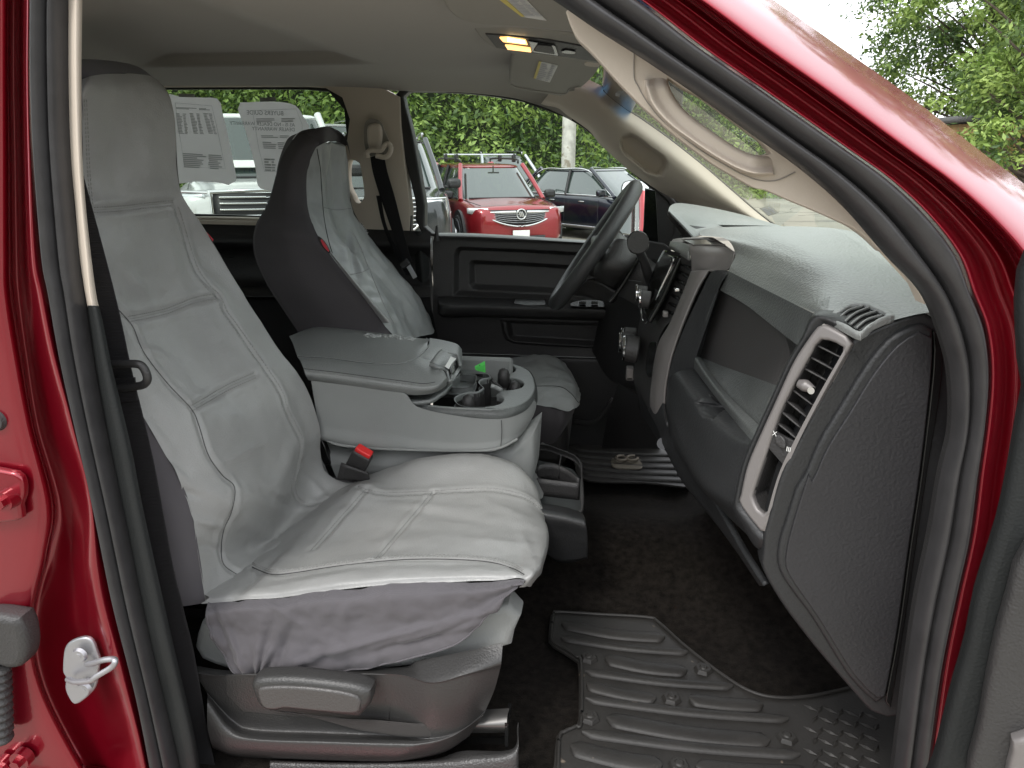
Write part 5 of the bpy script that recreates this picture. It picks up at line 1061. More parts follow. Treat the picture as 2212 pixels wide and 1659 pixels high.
tube('panel_seam', W('Q', [(1005,1300),(1080,1312),(1150,1325)], 1.07), .0012, M['seam'], truck, n=8)
# gear lever
gs = W('Q', [(1250,1330),(1225,1250),(1190,1130),(1150,1030),(1130,990)], [1.02,1.0,.99,.98,.975])
gl = tube('gear_lever', gs, [.013, .012, .011], M['blk'], truck, n=24)
kp = W('Q', [(1128,985),(1118,930),(1108,870)], [.975,.97,.955])
kv, kf = sweep([kp[0], kp[0].lerp(kp[1], .5), kp[1], kp[2], kp[2]+Vector((0, -.03, .0))], [.012, .020, .026, .027, .0265]); mk('lever_knob', kv, kf, M['blk2'], gl, sharp=50)
# ---------------- driver door inner panel
dd0 = W('P', [(15,100),(60,90),(400,92),(900,120),(1500,160),(2212,210)], [1.655]*6)
sh_ = lambda y, s=.035: y
def dl_(y, Y): return W('P', [(-20,y),(60,y),(400,y+10),(900,y+26),(1500,y+45),(2212,y+66)], Y)
rows = [W('P', [(20,92),(60,78),(400,84),(900,112),(1500,152),(2212,200)], 1.66), W('P', [(20,96),(60,86),(400,92),(900,120),(1500,160),(2212,208)], 1.62),
        W('P', [(20,115),(60,110),(400,118),(900,142),(1500,178),(2212,226)], 1.60), dl_(150, 1.605), dl_(205, 1.605)]
dp = surf('driver_door', rows, M['blk2'], truck, 60, 30)
surf('door_sill_cap', [W('P', [(20,90),(60,76),(400,82),(900,110),(1500,150),(2212,198)], 1.64), W('P', [(20,98),(60,88),(400,95),(900,122),(1500,162),(2212,210)], 1.612), W('P', [(20,112),(60,108),(400,115),(900,140),(1500,176),(2212,224)], 1.598)], M['vinyl'], dp, 40, 10)
ur = cr('P', [(180,690),(182,300),(205,235),(250,215),(900,240),(1500,275),(2300,330),(2300,800),(320,705)])
ui = cr('P', [(345,640),(320,600),(318,400),(340,362),(400,360),(900,382),(1500,420),(2300,470),(2300,720),(1200,690),(700,665),(400,655)])
lr = cr('P', [(700,930),(720,1080),(745,1120),(790,1140),(1200,1165),(1600,1190),(1640,1170),(1680,1060),(1700,960)])
lr2 = cr('P', [(640,925),(665,1060),(700,1130),(780,1165),(1200,1195),(1620,1215),(1680,1180),(1730,1060),(1760,960)])
def relief(G, N):
    H = G.copy()
    for i in range(G.shape[0]):
        for j in range(G.shape[1]):
            q = proj(G[i, j]); d = 0
            if inpoly(q, ur): d += .030*min(1, pdist(q, ur)/9)
            if inpoly(q, ui): d += .028*min(1, pdist(q, ui)/10)
            if inpoly(q, lr2): d -= .014*min(1, pdist(q, lr2)/6)
            if inpoly(q, lr): d += .030*min(1, pdist(q, lr)/9)
            H[i, j] = G[i, j]+np.array((0, d, 0))
    return H
rows = [dl_(205, 1.605), dl_(420, 1.60), dl_(700, 1.59), dl_(900, 1.59), dl_(1140, 1.60), dl_(1258, 1.60)]
surf('door_panel', rows, M['blk2'], dp, 260, 170, disp=relief)
surf('door_panel_lower', [dl_(1258, 1.60), dl_(1270, 1.61), dl_(1290, 1.60), dl_(1500, 1.60), dl_(2300, 1.60)], M['blk'], dp, 30, 30)
tube('door_trim_line', dl_(1256, 1.597), .002, M['vinyl'], dp, n=40)
ar = [dl_(700, 1.59), [p for p in dl_(715, 1.56)], dl_(768, 1.48), dl_(800, 1.465), dl_(868, 1.475), dl_(885, 1.50), dl_(895, 1.59)]
ar = [[V(*cr('P', [(40, 720)])[0], 1.58)]+r[1:] for r in ar]
surf('armrest', ar, M['blk'], dp, 60, 40)
plate('handle_cup', 'P', [(775,770),(790,725),(1085,735),(1085,785),(900,790)], Pl(V(*cr('P', [(930, 760)])[0], 1.50), (0, -.5, 1)), .004, M['gloss'], dp, bevel=.001, rnd=False)
plate('window_switch_panel', 'P', [(1305,785),(1400,745),(1550,735),(1700,750),(1790,790),(1700,805),(1400,800)], Pl(V(*cr('P', [(1500, 780)])[0], 1.48), (0, -.5, 1)), .004, M['gloss'], dp, bevel=.001)
for cx in (1450, 1570, 1700): mesh('window_switch', [boxm(V(*cr('P', [(cx, 765)])[0], 1.475), (.022, .012, .008))], M['blk2'], dp, bevel=.002)
tube('lock_pin', W('C', [(408,1600),(409,1555),(409,1495)], 1.60), [.012,.007,.003], M['blk'], dp, n=14)
surf('map_pocket', [W('P', [(2010,700),(2020,850)], [1.5,1.5]), W('P', [(2200,700),(2200,900)], [1.45,1.45])], M['blk'], dp, 4, 4)
surf('door_pocket_edge', [W('F', [(1790,745),(1930,752),(2050,600)], [1.55,1.52,1.5]), W('F', [(1800,720),(1925,722),(2030,590)], [1.55,1.52,1.5])], M['blk2'], dp, 16, 5, solid=.01)
# door mirror outside the driver window
mh = plate('door_mirror', 'Q', [(910,300),(925,235),(965,200),(1100,190),(1220,215),(1240,300),(1225,560),(1195,790),(1120,830),(980,800),(860,750)], Pl(V(1395, 455, 1.850), (-.76, -.65, .03)), .06, M['gloss'], truck, bevel=.012)
mg = Pl(mh.data.vertices[0].co*0+V(1395, 455, 1.845), (-.76, -.65, .03))
plate('mirror_glass', 'Q', [(935,310),(945,250),(980,215),(1100,205),(1205,228),(1225,300),(1210,560),(1180,770),(1110,810),(980,785),(875,735)], mg, .003, M['mir'], mh, bevel=.0008)
plate('mirror_mount', 'Q', [(1190,290),(1350,320),(1375,925),(1150,905),(1170,700)], Pl(V(1440, 450, 1.68), (-.1, -1, 0)), .03, M['gloss'], truck, bevel=.004, rnd=False)
plate('window_corner_trim', 'Q', [(1310,330),(1700,430),(1700,980),(1420,960),(1340,900),(1325,600)], 1.62, .02, M['blk'], truck, bevel=.003, rnd=False)
plate('dash_driver_end', 'Q', [(1180,870),(1400,900),(1480,960),(1420,1160),(1330,1130),(1190,1050)], 1.55, .03, M['blk'], truck, bevel=.003, rnd=False)
# ---------------- overhead: visors, console, lamps
OP = Pl((0, .70, 1.858), (.0, -.085, -1))
ov = plate('overhead_console', 'C', [(655,168),(800,172),(1100,200),(1400,255),(1700,330),(1700,440),(1500,425),(1350,405),(1160,385),(960,365),(880,352),(800,325),(740,290),(680,230)], OP, .02, M['visor'], truck, bevel=.005)
O1 = Pl(OP.p+OP.n*.003, OP.n)
pn = plate('map_lamp_panel', 'C', [(735,230),(830,235),(1150,268),(1330,300),(1400,312),(1440,345),(1505,395),(1490,412),(1200,372),(920,340),(805,318)], O1, .005, M['blk2'], ov, bevel=.0015, rnd=False)
O2 = Pl(OP.p+OP.n*.006, OP.n); O3 = Pl(OP.p+OP.n*.008, OP.n)
plate('map_lamp', 'C', [(828,255),(880,252),(1000,272),(1010,300),(850,280)], O2, .003, M['lamp'], pn, bevel=.0008, rnd=False)
plate('lamp_core', 'C', [(880,258),(990,276),(995,290),(880,275)], O3, .002, M['lamp2'], pn, bevel=.0005, rnd=False)
plate('map_lamp', 'C', [(865,305),(900,306),(1030,325),(1035,348),(880,330)], O2, .003, M['lamp'], pn, bevel=.0008, rnd=False)
plate('compartment_door', 'C', [(1020,275),(1195,305),(1218,370),(1045,345)], O2, .003, M['gloss'], pn, bevel=.0008, rnd=False)
plate('compartment_inset', 'C', [(1080,300),(1170,308),(1190,360),(1052,340)], O3, .002, M['blk'], pn, bevel=.0004, rnd=False)
plate('overhead_switch', 'C', [(1235,345),(1270,335),(1328,345),(1320,358),(1260,355)], O2, .003, M['gloss'], pn, bevel=.0008)
VP = Pl((0, 1.30, 1.806), (.0, -.12, -1))
vs_ = plate('sun_visor', 'C', [(920,345),(1300,385),(1480,405),(1500,420),(1495,445),(1440,520),(1365,585),(1340,580),(1295,600),(1280,625),(1240,638),(1100,620),(950,595),(900,575),(888,550),(895,460),(912,370)], VP, .018, M['visor'], truck, bevel=.006)
V2 = Pl(VP.p+VP.n*.0015, VP.n); V3 = Pl(VP.p+VP.n*.003, VP.n)
lb = plate('visor_label', 'C', [(1088,408),(1214,436),(1160,548),(1052,520)], V2, .001, M['white'], vs_, bevel=.0001, rnd=False)
plate('label_band', 'C', [(1088,408),(1104,412),(1070,525),(1052,520)], V3, .0008, M['yel'], lb, bevel=.0001, rnd=False)
def textlines(k, a, b, dwn, n, pl, m, parent, name='label_print', gap=(0, 1), rs=1):
    rg = random.Random(rs); parts = []
    for i in range(n):
        t_ = (i+.5)/n; w_ = .28/n
        for s0, s1 in ((0, rg.uniform(.35, .6)), (rg.uniform(.62, .66), rg.uniform(.85, 1))):
            A_ = lambda s, tt: (a[0]+(b[0]-a[0])*s+dwn[0]*tt, a[1]+(b[1]-a[1])*s+dwn[1]*tt)
            q = [pl.hit(*cr(k, [A_(s, tt)])[0]) for s, tt in ((s0, t_-w_), (s1, t_-w_), (s1, t_+w_), (s0, t_+w_))]; parts.append((q, [(0, 1, 2, 3)]))
    v, f = join(*parts); return mk(name, v, f, m, parent, smooth=False)
textlines('C', (1110,420), (1205,440), (-45,105), 9, V3, M['ink2'], lb)
plate('mirror_lid_catch', 'C', [(1392,420),(1420,412),(1490,420),(1480,445),(1400,438)], V2, .004, M['cream'], vs_, bevel=.001)
tube('visor_edge_seam', onp(V2, 'C', [(905,560),(950,580),(1100,605),(1240,622),(1275,612),(1290,590),(1365,572)], 0), .001, M['head'], vs_, n=30)
NP = Pl((0, .40, 1.852), (.0, -.05, -1))
nv = plate('sun_visor', 'C', [(430,-160),(455,20),(500,90),(580,140),(700,165),(1000,180),(1250,205),(1400,190),(1300,-60),(900,-220)], NP, .016, M['visor'], truck, bevel=.006)
N2 = Pl(NP.p+NP.n*.0015, NP.n); N3 = Pl(NP.p+NP.n*.003, NP.n)
nl = plate('visor_label', 'C', [(800,-20),(985,-20),(1138,138),(975,112)], N2, .001, M['white'], nv, bevel=.0001, rnd=False)
plate('label_band', 'C', [(780,-35),(830,-35),(992,112),(972,112)], N3, .0008, M['yel'], nl, bevel=.0001, rnd=False)
textlines('C', (860,-15), (975,-15), (140,125), 13, N3, M['ink2'], nl, rs=4)
# shade band sticker and windshield sticker
sp = Pl(V(*cr('X', [(1050, 590)])[0], 1.25), (-1, -.3, .8))
stk = plate('windshield_sticker', 'X', [(950,575),(1055,540),(1145,615),(1040,648)], sp, .0008, M['visor'], truck, bevel=.0002, rnd=False)
textlines('X', (975,578), (1060,552), (65,65), 5, Pl(sp.p+sp.n*.001, sp.n), M['ink'], stk, rs=8)
sp2 = Pl(V(*cr('D', [(92, 490)])[0], 1.3), (-1, -.3, .6)); plate('band_sticker', 'D', [(82,478),(105,484),(102,505),(80,500)], sp2, .0008, M['white'], truck, bevel=.0002, rnd=False)
# ---------------- papers taped to the rear window
_n=M['paper'].node_tree; _t=_n.nodes.new('ShaderNodeBsdfTranslucent'); _t.inputs[0].default_value=(.97,.95,.97,1); _m=_n.nodes.new('ShaderNodeMixShader'); _m.inputs[0].default_value=.6
_n.links.new(_n.nodes['Principled BSDF'].outputs[0],_m.inputs[1]); _n.links.new(_t.outputs[0],_m.inputs[2]); _n.links.new(_m.outputs[0],_n.nodes['Material Output'].inputs[0])
def paper(k, outline, pl, label, lines, head):
    p = plate('paper_form', k, outline, pl, .0006, M['paper'], None, bevel=.0001)
    tag(p, label, 'paper', 'papers taped to the far rear window'); return p
P1 = Pl(V(430, 300, 1.655), (0, -1, 0))
p1 = paper('B', [(100,142),(200,143),(350,150),(455,160),(480,250),(515,390),(545,540),(570,725),(450,712),(300,706),(120,700),(90,400)], P1, 'form with columns of small type, left of two papers on the far rear window', 0, 0)
P1b = Pl(P1.p+P1.n*.002, P1.n)
for x0, x1, sh in ((165, 240, 0), (255, 330, 10), (345, 410, 20)):
    textlines('B', (x0+6, 250), (x1, 255), (sh+18, 140), 14, P1b, M['ink2'], p1, 'form_print', rs=x0)
textlines('B', (170,212), (405,222), (2,14), 2, P1b, M['ink'], p1, 'form_print', rs=2)
textlines('B', (215,515), (480,530), (10,100), 8, P1b, M['ink2'], p1, 'form_print', rs=5)
plate('clear_tape', 'B', [(188,122),(295,126),(296,148),(190,145)], P1b, .0006, M['coverd'], p1, bevel=.0001, rnd=False)
p2 = paper('B', [(578,195),(650,182),(730,177),(850,178),(940,192),(985,222),(1020,280),(1055,340),(1060,420),(1050,600),(1000,800),(760,760),(715,730),(700,620),(665,480),(620,330)], P1, 'buyers guide form seen from behind, right of two papers on the far rear window', 0, 0)
def mtext(s, px, py, sz, m, par):
    q = P1b.hit(*cr('B', [(px, py)])[0]); textm('form_lettering', s, q, (1, 0, -.03), (0, 0, 1), sz, m, par, mirror=True)
mtext('BUYERS GUIDE', 888, 268, .020, M['ink'], p2); mtext('AS IS - NO DEALER WARRANTY', 962, 342, .0165, M['ink'], p2); mtext('DEALER WARRANTY', 962, 374, .0165, M['ink'], p2)
textlines('B', (705,285), (965,285), (0,28), 3, P1b, M['ink2'], p2, 'form_print', rs=11)
textlines('B', (735,398), (930,400), (5,20), 2, P1b, M['ink2'], p2, 'form_print', rs=13); textlines('B', (745,440), (900,445), (10,50), 4, P1b, M['ink2'], p2, 'form_print', rs=14); textlines('B', (755,550), (830,552), (10,90), 5, P1b, M['ink2'], p2, 'form_print', rs=15)
for o_, pts in ((p1, [(168,185),(410,205),(440,330),(500,620),(230,610),(180,300)]), (p2, [(680,235),(970,225),(1010,330),(1000,640),(760,640),(720,480)])):
    q = [P1b.hit(*cr('B', [x])[0]) for x in pts]; q.append(q[0]); tube('form_border', q, .0006, M['ink2'], o_)
plate('clear_tape', 'B', [(726,152),(832,146),(838,172),(732,178)], P1b, .0006, M['coverd'], p2, bevel=.0001, rnd=False)
# ================================================================ outside: lot, cars, trees
GZ = -.14
G0 = mat('lot surface', (.30, .28, .235), .9, bump=[('noise', 6, .3), ('noise', 60, .4)], var=.22, vs=.35, dirt=((.17,.16,.14), .9, .60))
gp = np.array([[(x, y, GZ) for x in np.linspace(-160, 160, 3)] for y in np.linspace(-160, 160, 3)])
v, f = gmesh(gp); struct(mk('ground', v, f, G0))
# cracks and tyre marks on the concrete
ck = []
rg = random.Random(11)
for i in range(26):
    x, y = rg.uniform(-4, 22), rg.uniform(10, 32); a = rg.uniform(-.3, .5); P = [Vector((x, y, GZ+.004))]
    for s in range(14): a += rg.uniform(-.35, .35); P.append(P[-1]+Vector((math.cos(a)*.7, math.sin(a)*.7, 0)))
    w_ = rg.uniform(.02, .06); ck.append(gmesh(np.array([[tuple(p+Vector((0, w_, 0))) for p in P], [tuple(p-Vector((0, w_, 0))) for p in P]])))
v, f = join(*[(list(a), [tuple(q) for q in b]) for a, b in ck]); struct(mk('pavement_cracks', v, f, mat('crack', (.10,.095,.08), .95)))
# --- cars
tyre = mat('tyre', (.018, .018, .019), .8); alloy = mat('dark alloy', (.10, .10, .11), .3, metal=.8); alloyb = mat('bright alloy', (.5, .5, .52), .25, metal=.9)
cgl = mat('car glass', (.035, .05, .045), .04, coat=1.0, spec=.9); lens = mat('headlamp lens', (.75, .78, .8), .12, coat=1, metal=.4); cblk = mat('car black trim', (.02, .02, .021), .5)
def paint(n, c, metal=.4): return mat(n, c, .28, metal=metal, coat=1.0, bump=[('noise', 1.5, .03)])
def car(name, label, cat, pos, head, pm, L, Wd, H, kind, group=None, grille='wide', rack=False, alloym=None, arch=True):
    root = thing(name, label, cat, (pos[0], pos[1], GZ), group); root.rotation_euler = (0, 0, R(head))
    hw = Wd/2; suv = kind != 'sedan'; belt = .62*H if suv else .64*H; hood = belt-.02 if suv else belt-.06
    if kind == 'pickup': belt = .66*H; hood = .645*H
    nose = hood-.07 if kind != 'pickup' else hood-.06
    rt_ = belt+.02 if kind != 'sedan' else belt+.02
    S = [(-L/2, .80, rt_-.25, .42), (-L/2+.06, .90, rt_-.06, .32), (-L/2+.35, .97, rt_, .28), (-L*.25, 1, belt, .24), (0, 1, belt, .22), (L*.16, 1, belt-.01, .22), (L*.24, 1, hood+.01, .24), (L*.34, .985, hood-.02, .26), (L/2-.30, .95, hood-.07, .26), (L/2-.12, .88, nose, .28), (L/2-.02, .80, nose-.05, .30), (L/2+.015, .72, nose-.10, .34)]
    rows = []
    for x, k, zt, zb in S:
        w_ = hw*k; h = zt-zb
        half = [(w_*.86, zb), (w_*.97, zb+h*.10), (w_*.995, zb+h*.35), (w_, zb+h*.62), (w_*.975, zb+h*.84), (w_*.90, zt-h*.02), (w_*.6, zt+.015), (0, zt+.03)]
        ring = [(x, -a, b) for a, b in half]+[(x, a, b) for a, b in half[::-1][1:]]
        rows.append(ring)
    G = np.array(rows, float)
    G2 = np.stack([crom(G[:, j], 46) for j in range(G.shape[1])], 1); G3 = np.stack([crom(G2[i], 45) for i in range(46)])
    v, f = gmesh(G3, closeu=True); f = [tuple(q) for q in f]+[tuple(range(45))[::-1], tuple(range(45*45, 46*45))]
    def add(nm, parts, m, par=root, **k):
        v_, f_ = join(*parts); o = mk(nm, v_, f_, m, par, sharp=k.pop('sharp', 40), **k); o['_local'] = 1; return o
    b_ = add('body', [(list(v), f)], pm)
    xr0, xr1, xf1, xf0 = {'suv': (-L/2+.12, -L/2+.42, L*.10, L*.27), 'sedan': (-L/2+.55, -L/2+1.15, L*.06, L*.25), 'pickup': (-L*.12, -L*.08, L*.10, L*.21), 'van': (-L/2+.05, -L/2+.12, L*.25, L*.38)}[kind]
    gr = []
    for t in np.linspace(0, 1, 9):
        e = t**1.15; xr, xf = xr0+(xr1-xr0)*e, xf0+(xf1-xf0)*t; w_ = hw*(.90-.19*t-.03*t*t); z = belt-.03+(H-belt-.02)*math.sin(t*math.pi/2)**.97 if False else belt-.03+(H-belt-.01)*t
        n_ = 40; ring = []
        for a in np.linspace(0, 2*math.pi, n_, endpoint=False):
            ca, sa = math.cos(a), math.sin(a); p_ = .36
            ring.append(((xr+xf)/2+(xf-xr)/2*math.copysign(abs(ca)**p_, ca), w_*math.copysign(abs(sa)**p_, sa), z+(.03*abs(ca) if False else 0)))
        gr.append(ring)
    v, f = gmesh(np.array(gr), closeu=True); add('windows', [(list(v), [tuple(q) for q in f])], cgl)
    top = np.array(gr[-1]); c_ = top.mean(0); rr2 = []
    for s, dz in ((1.02, -.03), (1.025, 0), (.97, .028), (.8, .045), (.4, .058), (.02, .06)): rr2.append(c_+(top-c_)*np.array((s, s, 1))+np.array((0, 0, dz)))
    v, f = gmesh(np.array(rr2), closeu=True); add('roof', [(list(v), [tuple(q) for q in f])], pm)
    wB, wT = hw*.905, hw*.70
    P = []
    for sy in (-1, 1):
        P.append(sweep([(xf0-.02, sy*wB*.97, belt-.02), ((xf0+xf1)/2, sy*(wB+wT)/2*.98, (belt+H)/2+.0), (xf1+.02, sy*wT*.97, H)], .045))
        P.append(sweep([(xr0+.02, sy*wB*.97, belt-.02), ((xr0+xr1)/2, sy*(wB+wT)/2*.98, (belt+H)/2), (xr1+.02, sy*wT*.97, H)], .07 if kind != 'sedan' else .05))
    add('pillars', P, pm)
    bp_ = []
    for sy in (-1, 1):
        xm = (xf0+xr0)/2+.1; bp_.append(sweep([(xm, sy*wB*1.0, belt), (xm-.05, sy*wT*1.02, H-.02)], .035))
        if kind == 'suv': bp_.append(sweep([(xr0+.75, sy*wB, belt), (xr1+.55, sy*wT*1.02, H-.02)], .04))
    add('door_pillars', bp_, cblk)
    # belt moulding
    for sy in (-1, 1): add('window_molding', [sweep([(xr0+.1, sy*(wB+.006), belt+.0), (xf0-.05, sy*(wB+.006), belt-.0)], .014)], M['chrome'])
    if kind == 'sedan':
        for sy in (-1, 1): add('window_molding', [sweep([(xr0+.1, sy*wB, belt+.01), (xr1+.05, sy*wT*1.03, H-.05), ((xr1+xf1)/2, sy*wT*1.05, H-.005), (xf1, sy*wT*1.03, H-.04), (xf0-.1, sy*wB, belt+.02)], .013, n=40)], M['chrome'])
    rw_ = .36 if kind != 'sedan' else .33
    for sx in (-1, 1):
        for sy in (-1, 1):
            cx = sx*L*.305+(.02*L if sx > 0 else 0); cy = sy*(hw-.11)
            if arch: add('wheel_arch', [cylm((cx, sy*(hw-.3), rw_), (cx, sy*(hw+.012), rw_), rw_+.09, n=36)], cblk)
            wv = [cylm((cx, cy-.1, rw_), (cx, cy+.145*1.0, rw_), rw_, n=36)] if sy > 0 else [cylm((cx, cy-.145, rw_), (cx, cy+.1, rw_), rw_, n=36)]
            wo = add('wheel', wv, tyre, bevel=.03)
            sp = []
            yo = cy+sy*.15
            for q in range(5):
                a = q*2*math.pi/5; sp.append(sweep([(cx+.05*math.cos(a), yo, rw_+.05*math.sin(a)), (cx+(rw_-.08)*math.cos(a), yo, rw_+(rw_-.08)*math.sin(a))], [.035, .028]))
            ri = sweep([(cx+(rw_-.075)*math.cos(a), yo, rw_+(rw_-.075)*math.sin(a)) for a in np.linspace(0, 6.283, 30, endpoint=False)], .016, closed=True, up=Vector((0, 1, 0)))
            rm_ = add('rim', sp+[ri, cylm((cx, yo-sy*.02, rw_), (cx, yo+sy*.02, rw_), .055)], alloym or alloyb, wo)
    # front
    fx = L/2+.02; gz = nose-.11
    def arcp(y, z, d=0.0): return (fx+d-.30*(abs(y)/hw)**2.4, y, z)
    def band(y0, y1, z0, z1, d, n_=14, zl=None):
        ys = np.linspace(y0, y1, n_); zz0 = [z0+(zl(y) if zl else 0) for y in ys]
        return gmesh(np.array([[arcp(y, a, d) for y, a in zip(ys, zz0)], [arcp(y, z1, d+.01) for y in ys]]))
    def L_(x): return [(list(x[0]), [tuple(q) for q in x[1]])]
    if grille == 'wide':
        add('grille', L_(band(-.56, .56, gz-.19, gz+.07, .035, 20, lambda y: .11*(abs(y)/.56)**2)), cblk, solid=.02)
        for i in range(5): add('grille_bar', [sweep([arcp(y, gz-.15+i*.036+.07*(abs(y)/.5)**2*(1-i/6), .055) for y in np.linspace(-.47-.014*i, .47+.014*i, 13)], .004)], alloyb)
        add('grille_frame', [sweep([arcp(y, gz-.21+.15*(abs(y)/.58)**2, .05) for y in np.linspace(-.58, .58, 17)], .016)], M['chrome'])
        for sy in (-1, 1): add('grille_wing', [sweep([arcp(sy*y, gz+.035-.01*(y), .055) for y in np.linspace(.10, .55, 9)], [.026, .024, .014])], M['chrome'])
        add('emblem', [sweep([(fx+.06, .085*math.cos(a), gz-.005+.085*math.sin(a)) for a in np.linspace(0, 6.283, 28, endpoint=False)], .012, closed=True, up=Vector((1, 0, 0)))]+[boxm((fx+.06, -.03+.03*q, gz-.005), (.015, .022, .10), Matrix.Rotation(.4, 3, 'X')) for q in range(3)], M['chrome'], bevel=.006)
        for sy in (-1, 1):
            add('headlight', L_(band(*(sorted((sy*.57, sy*.90))), gz-.03, gz+.10, .03, 12, lambda y: .10*(abs(y)-.57))), lens, solid=.02)
            add('fog_recess', L_(band(*(sorted((sy*.64, sy*.82))), gz-.44, gz-.22, .03, 8)), cblk, solid=.02)
            add('fog_trim', [sweep([arcp(sy*.61, gz-.22, .045), arcp(sy*.61, gz-.42, .045), arcp(sy*.71, gz-.46, .045), arcp(sy*.82, gz-.42, .045)], .008)], alloyb)
        add('lower_bumper', L_(band(-.74, .74, .20, .40, .03, 18, lambda y: .06*(abs(y)/.7)**2)), cblk, solid=.03)
        add('skid_plate', L_(band(-.55, .55, .17, .215, .05, 14)), alloyb, solid=.02)
    elif grille == 'truck':
        add('grille', L_(band(-.52, .52, gz-.30, gz+.10, .04, 16)), cblk, solid=.03)
        for i in range(6): add('grille_bar', [sweep([arcp(y, gz-.25+i*.062, .07) for y in np.linspace(-.46, .46, 9)], .011)], M['chrome'])
        add('grille_frame', [sweep([arcp(a, b, .065) for a, b in [(-.54, gz-.2), (-.54, gz+.11), (0, gz+.13), (.54, gz+.11), (.54, gz-.2), (.4, gz-.32), (0, gz-.33), (-.4, gz-.32)]], .022, closed=True, up=Vector((1, 0, 0)))], M['chrome'])
        for sy in (-1, 1):
            for i in range(3): add('headlight', L_(band(*(sorted((sy*.60, sy*.84))), gz-.12+i*.075, gz-.06+i*.075, .05, 8)), lens, solid=.02)
            add('headlight_surround', [sweep([arcp(sy*a, b, .05) for a, b in [(.57, gz+.11), (.88, gz+.11), (.90, gz-.2), (.62, gz-.3)]], .018)], M['chrome'])
        add('bumper', L_(band(-.9, .9, .42, .60, .06, 18)), M['chrome'] if 'white' in label else pm, solid=.05)
    # hood shut line, wipers base, mirrors, handles, plate
    add('hood_seam', [sweep([(L*.24, sy*hw*.83, hood+.02), (L*.36, sy*hw*.80, hood-.01), (L/2-.12, sy*hw*.74, nose+.03)], .006) for sy in (-1, 1)]+[sweep([(L*.262, y, belt+.012) for y in (-hw*.7, 0, hw*.7)], .014)], cblk)
    for sy in (-1, 1):
        add('door_mirror', [boxm((xf0-.22, sy*(hw+.09), belt+.07), (.12, .22, .15))], cblk if suv else pm, bevel=.045)
        add('mirror_arm', [boxm((xf0-.22, sy*(hw-.03), belt+.02), (.06, .12, .03))], cblk, bevel=.008)
        for xh in (-.12*L, .07*L): add('door_handle', [boxm((xh, sy*(hw+.006), belt-.13), (.17, .02, .025))], M['chrome'] if kind == 'sedan' else pm, bevel=.008)
        for xh in (-.30*L, -.04*L, .17*L): add('door_seam', [sweep([(xh, sy*(hw*1.0+.0005), .34), (xh+.01, sy*(hw*1.0+.001), belt-.22), (xh-.01, sy*(hw*.975), belt-.08)], .005)], cblk)
        add('sill_trim', [sweep([(-L*.24, sy*hw*.985, .30), (L*.22, sy*hw*.985, .30)], .035 if suv else .018)], alloyb if not suv else cblk)
    add('license_plate', [boxm((fx+.065, 0, gz-.36 if grille == 'wide' else .5), (.012, .31, .16))], M['white'], bevel=.006)
    if rack:
        for sy in (-1, 1): add('roof_rail', [sweep([(xr1+.15, sy*wT*.9, H+.04), (xr1+.3, sy*wT*.92, H+.10), (xf1-.35, sy*wT*.92, H+.10), (xf1-.12, sy*wT*.9, H+.03)], .02, n=24)], cblk if rack == 2 else alloyb)
        if rack == 2:
            for xx in (xr1+.9, xf1-.45):
                add('cross_bar', [sweep([(xx, -wT*.98, H+.19), (xx, wT*.98, H+.19)], [(-.035, -.01), (.035, -.01), (.03, .012), (-.03, .012)], up=Vector((0, 0, 1)))], alloyb)
                for sy in (-1, 1): add('bar_foot', [boxm((xx, sy*wT*.92, H+.12), (.10, .07, .16))], cblk, bevel=.02)
    if kind == 'pickup':
        add('windshield_banner', [boxm((xf0-.10, 0, belt+.16), (.012, 1.3, .13), Matrix.Rotation(-.9, 3, 'Y'))], M['white'])
        t_ = textm('banner_lettering', 'HERE PAY', (0, 0, 0), (0, 1, 0), (-.6, 0, .8), .13, mat('blue print', (.05, .10, .45), .5), root, align='CENTER'); t_['_local'] = 1; t_.location = (xf0-.07, 0, belt+.115)
    if kind == 'suv' and rack == 2:
        add('mirror_hanger', [cylm((xf1+.12, 0, H-.14), (xf1+.12, 0, H-.02), .012), boxm((xf1+.14, 0, H-.16), (.03, .22, .05))], cblk)
    return root
def place(px, D, head):
    d = ray(px, 332); d = Vector((d.x, d.y, 0)).normalized(); return (CAMLOC.x+d.x*D, CAMLOC.y+d.y*D)
GC_ = 'cars parked in the lot beyond the truck'
car('parked_car', 'dark red sport utility vehicle with silver crossbars on its roof, facing the truck', 'car', place(1048, 15.4, 0), -66, paint('suv red', (.26, .012, .018)), 4.65, 1.85, 1.58, 'suv', GC_, 'wide', 2, alloy)
car('parked_car', 'dark blue sedan with chrome window trim beside the red vehicle', 'car', place(1300, 17.0, 0), -44, paint('sedan blue', (.006, .008, .018)), 4.9, 1.85, 1.47, 'sedan', GC_, 'wide')
car('parked_car', 'silver sport utility vehicle standing behind the roof of the red one', 'car', place(1075, 21.5, 0), -62, paint('silver', (.45, .47, .50), .7), 4.7, 1.88, 1.74, 'suv', GC_, 'wide', 1)
car('parked_car', 'large black sport utility vehicle with tall chrome grille left of the red one', 'car', place(830, 13.6, 0), -74, paint('graphite', (.03, .032, .035)), 5.2, 2.05, 2.02, 'suv', GC_, 'truck', 1)
car('pickup_truck', 'white pickup seen through the far rear window behind the taped papers', 'pickup truck', place(575, 11.2, 0), -66, paint('white paint', (.74, .75, .74), .0), 5.8, 2.06, 2.28, 'pickup', GC_, 'truck', 0)
car('parked_van', 'white van whose roof shows above the far driver headrest', 'van', place(690, 21, 0), -60, paint('van white', (.75, .75, .76), .0), 5.2, 2.0, 2.5, 'van', GC_, 'wide', 1)
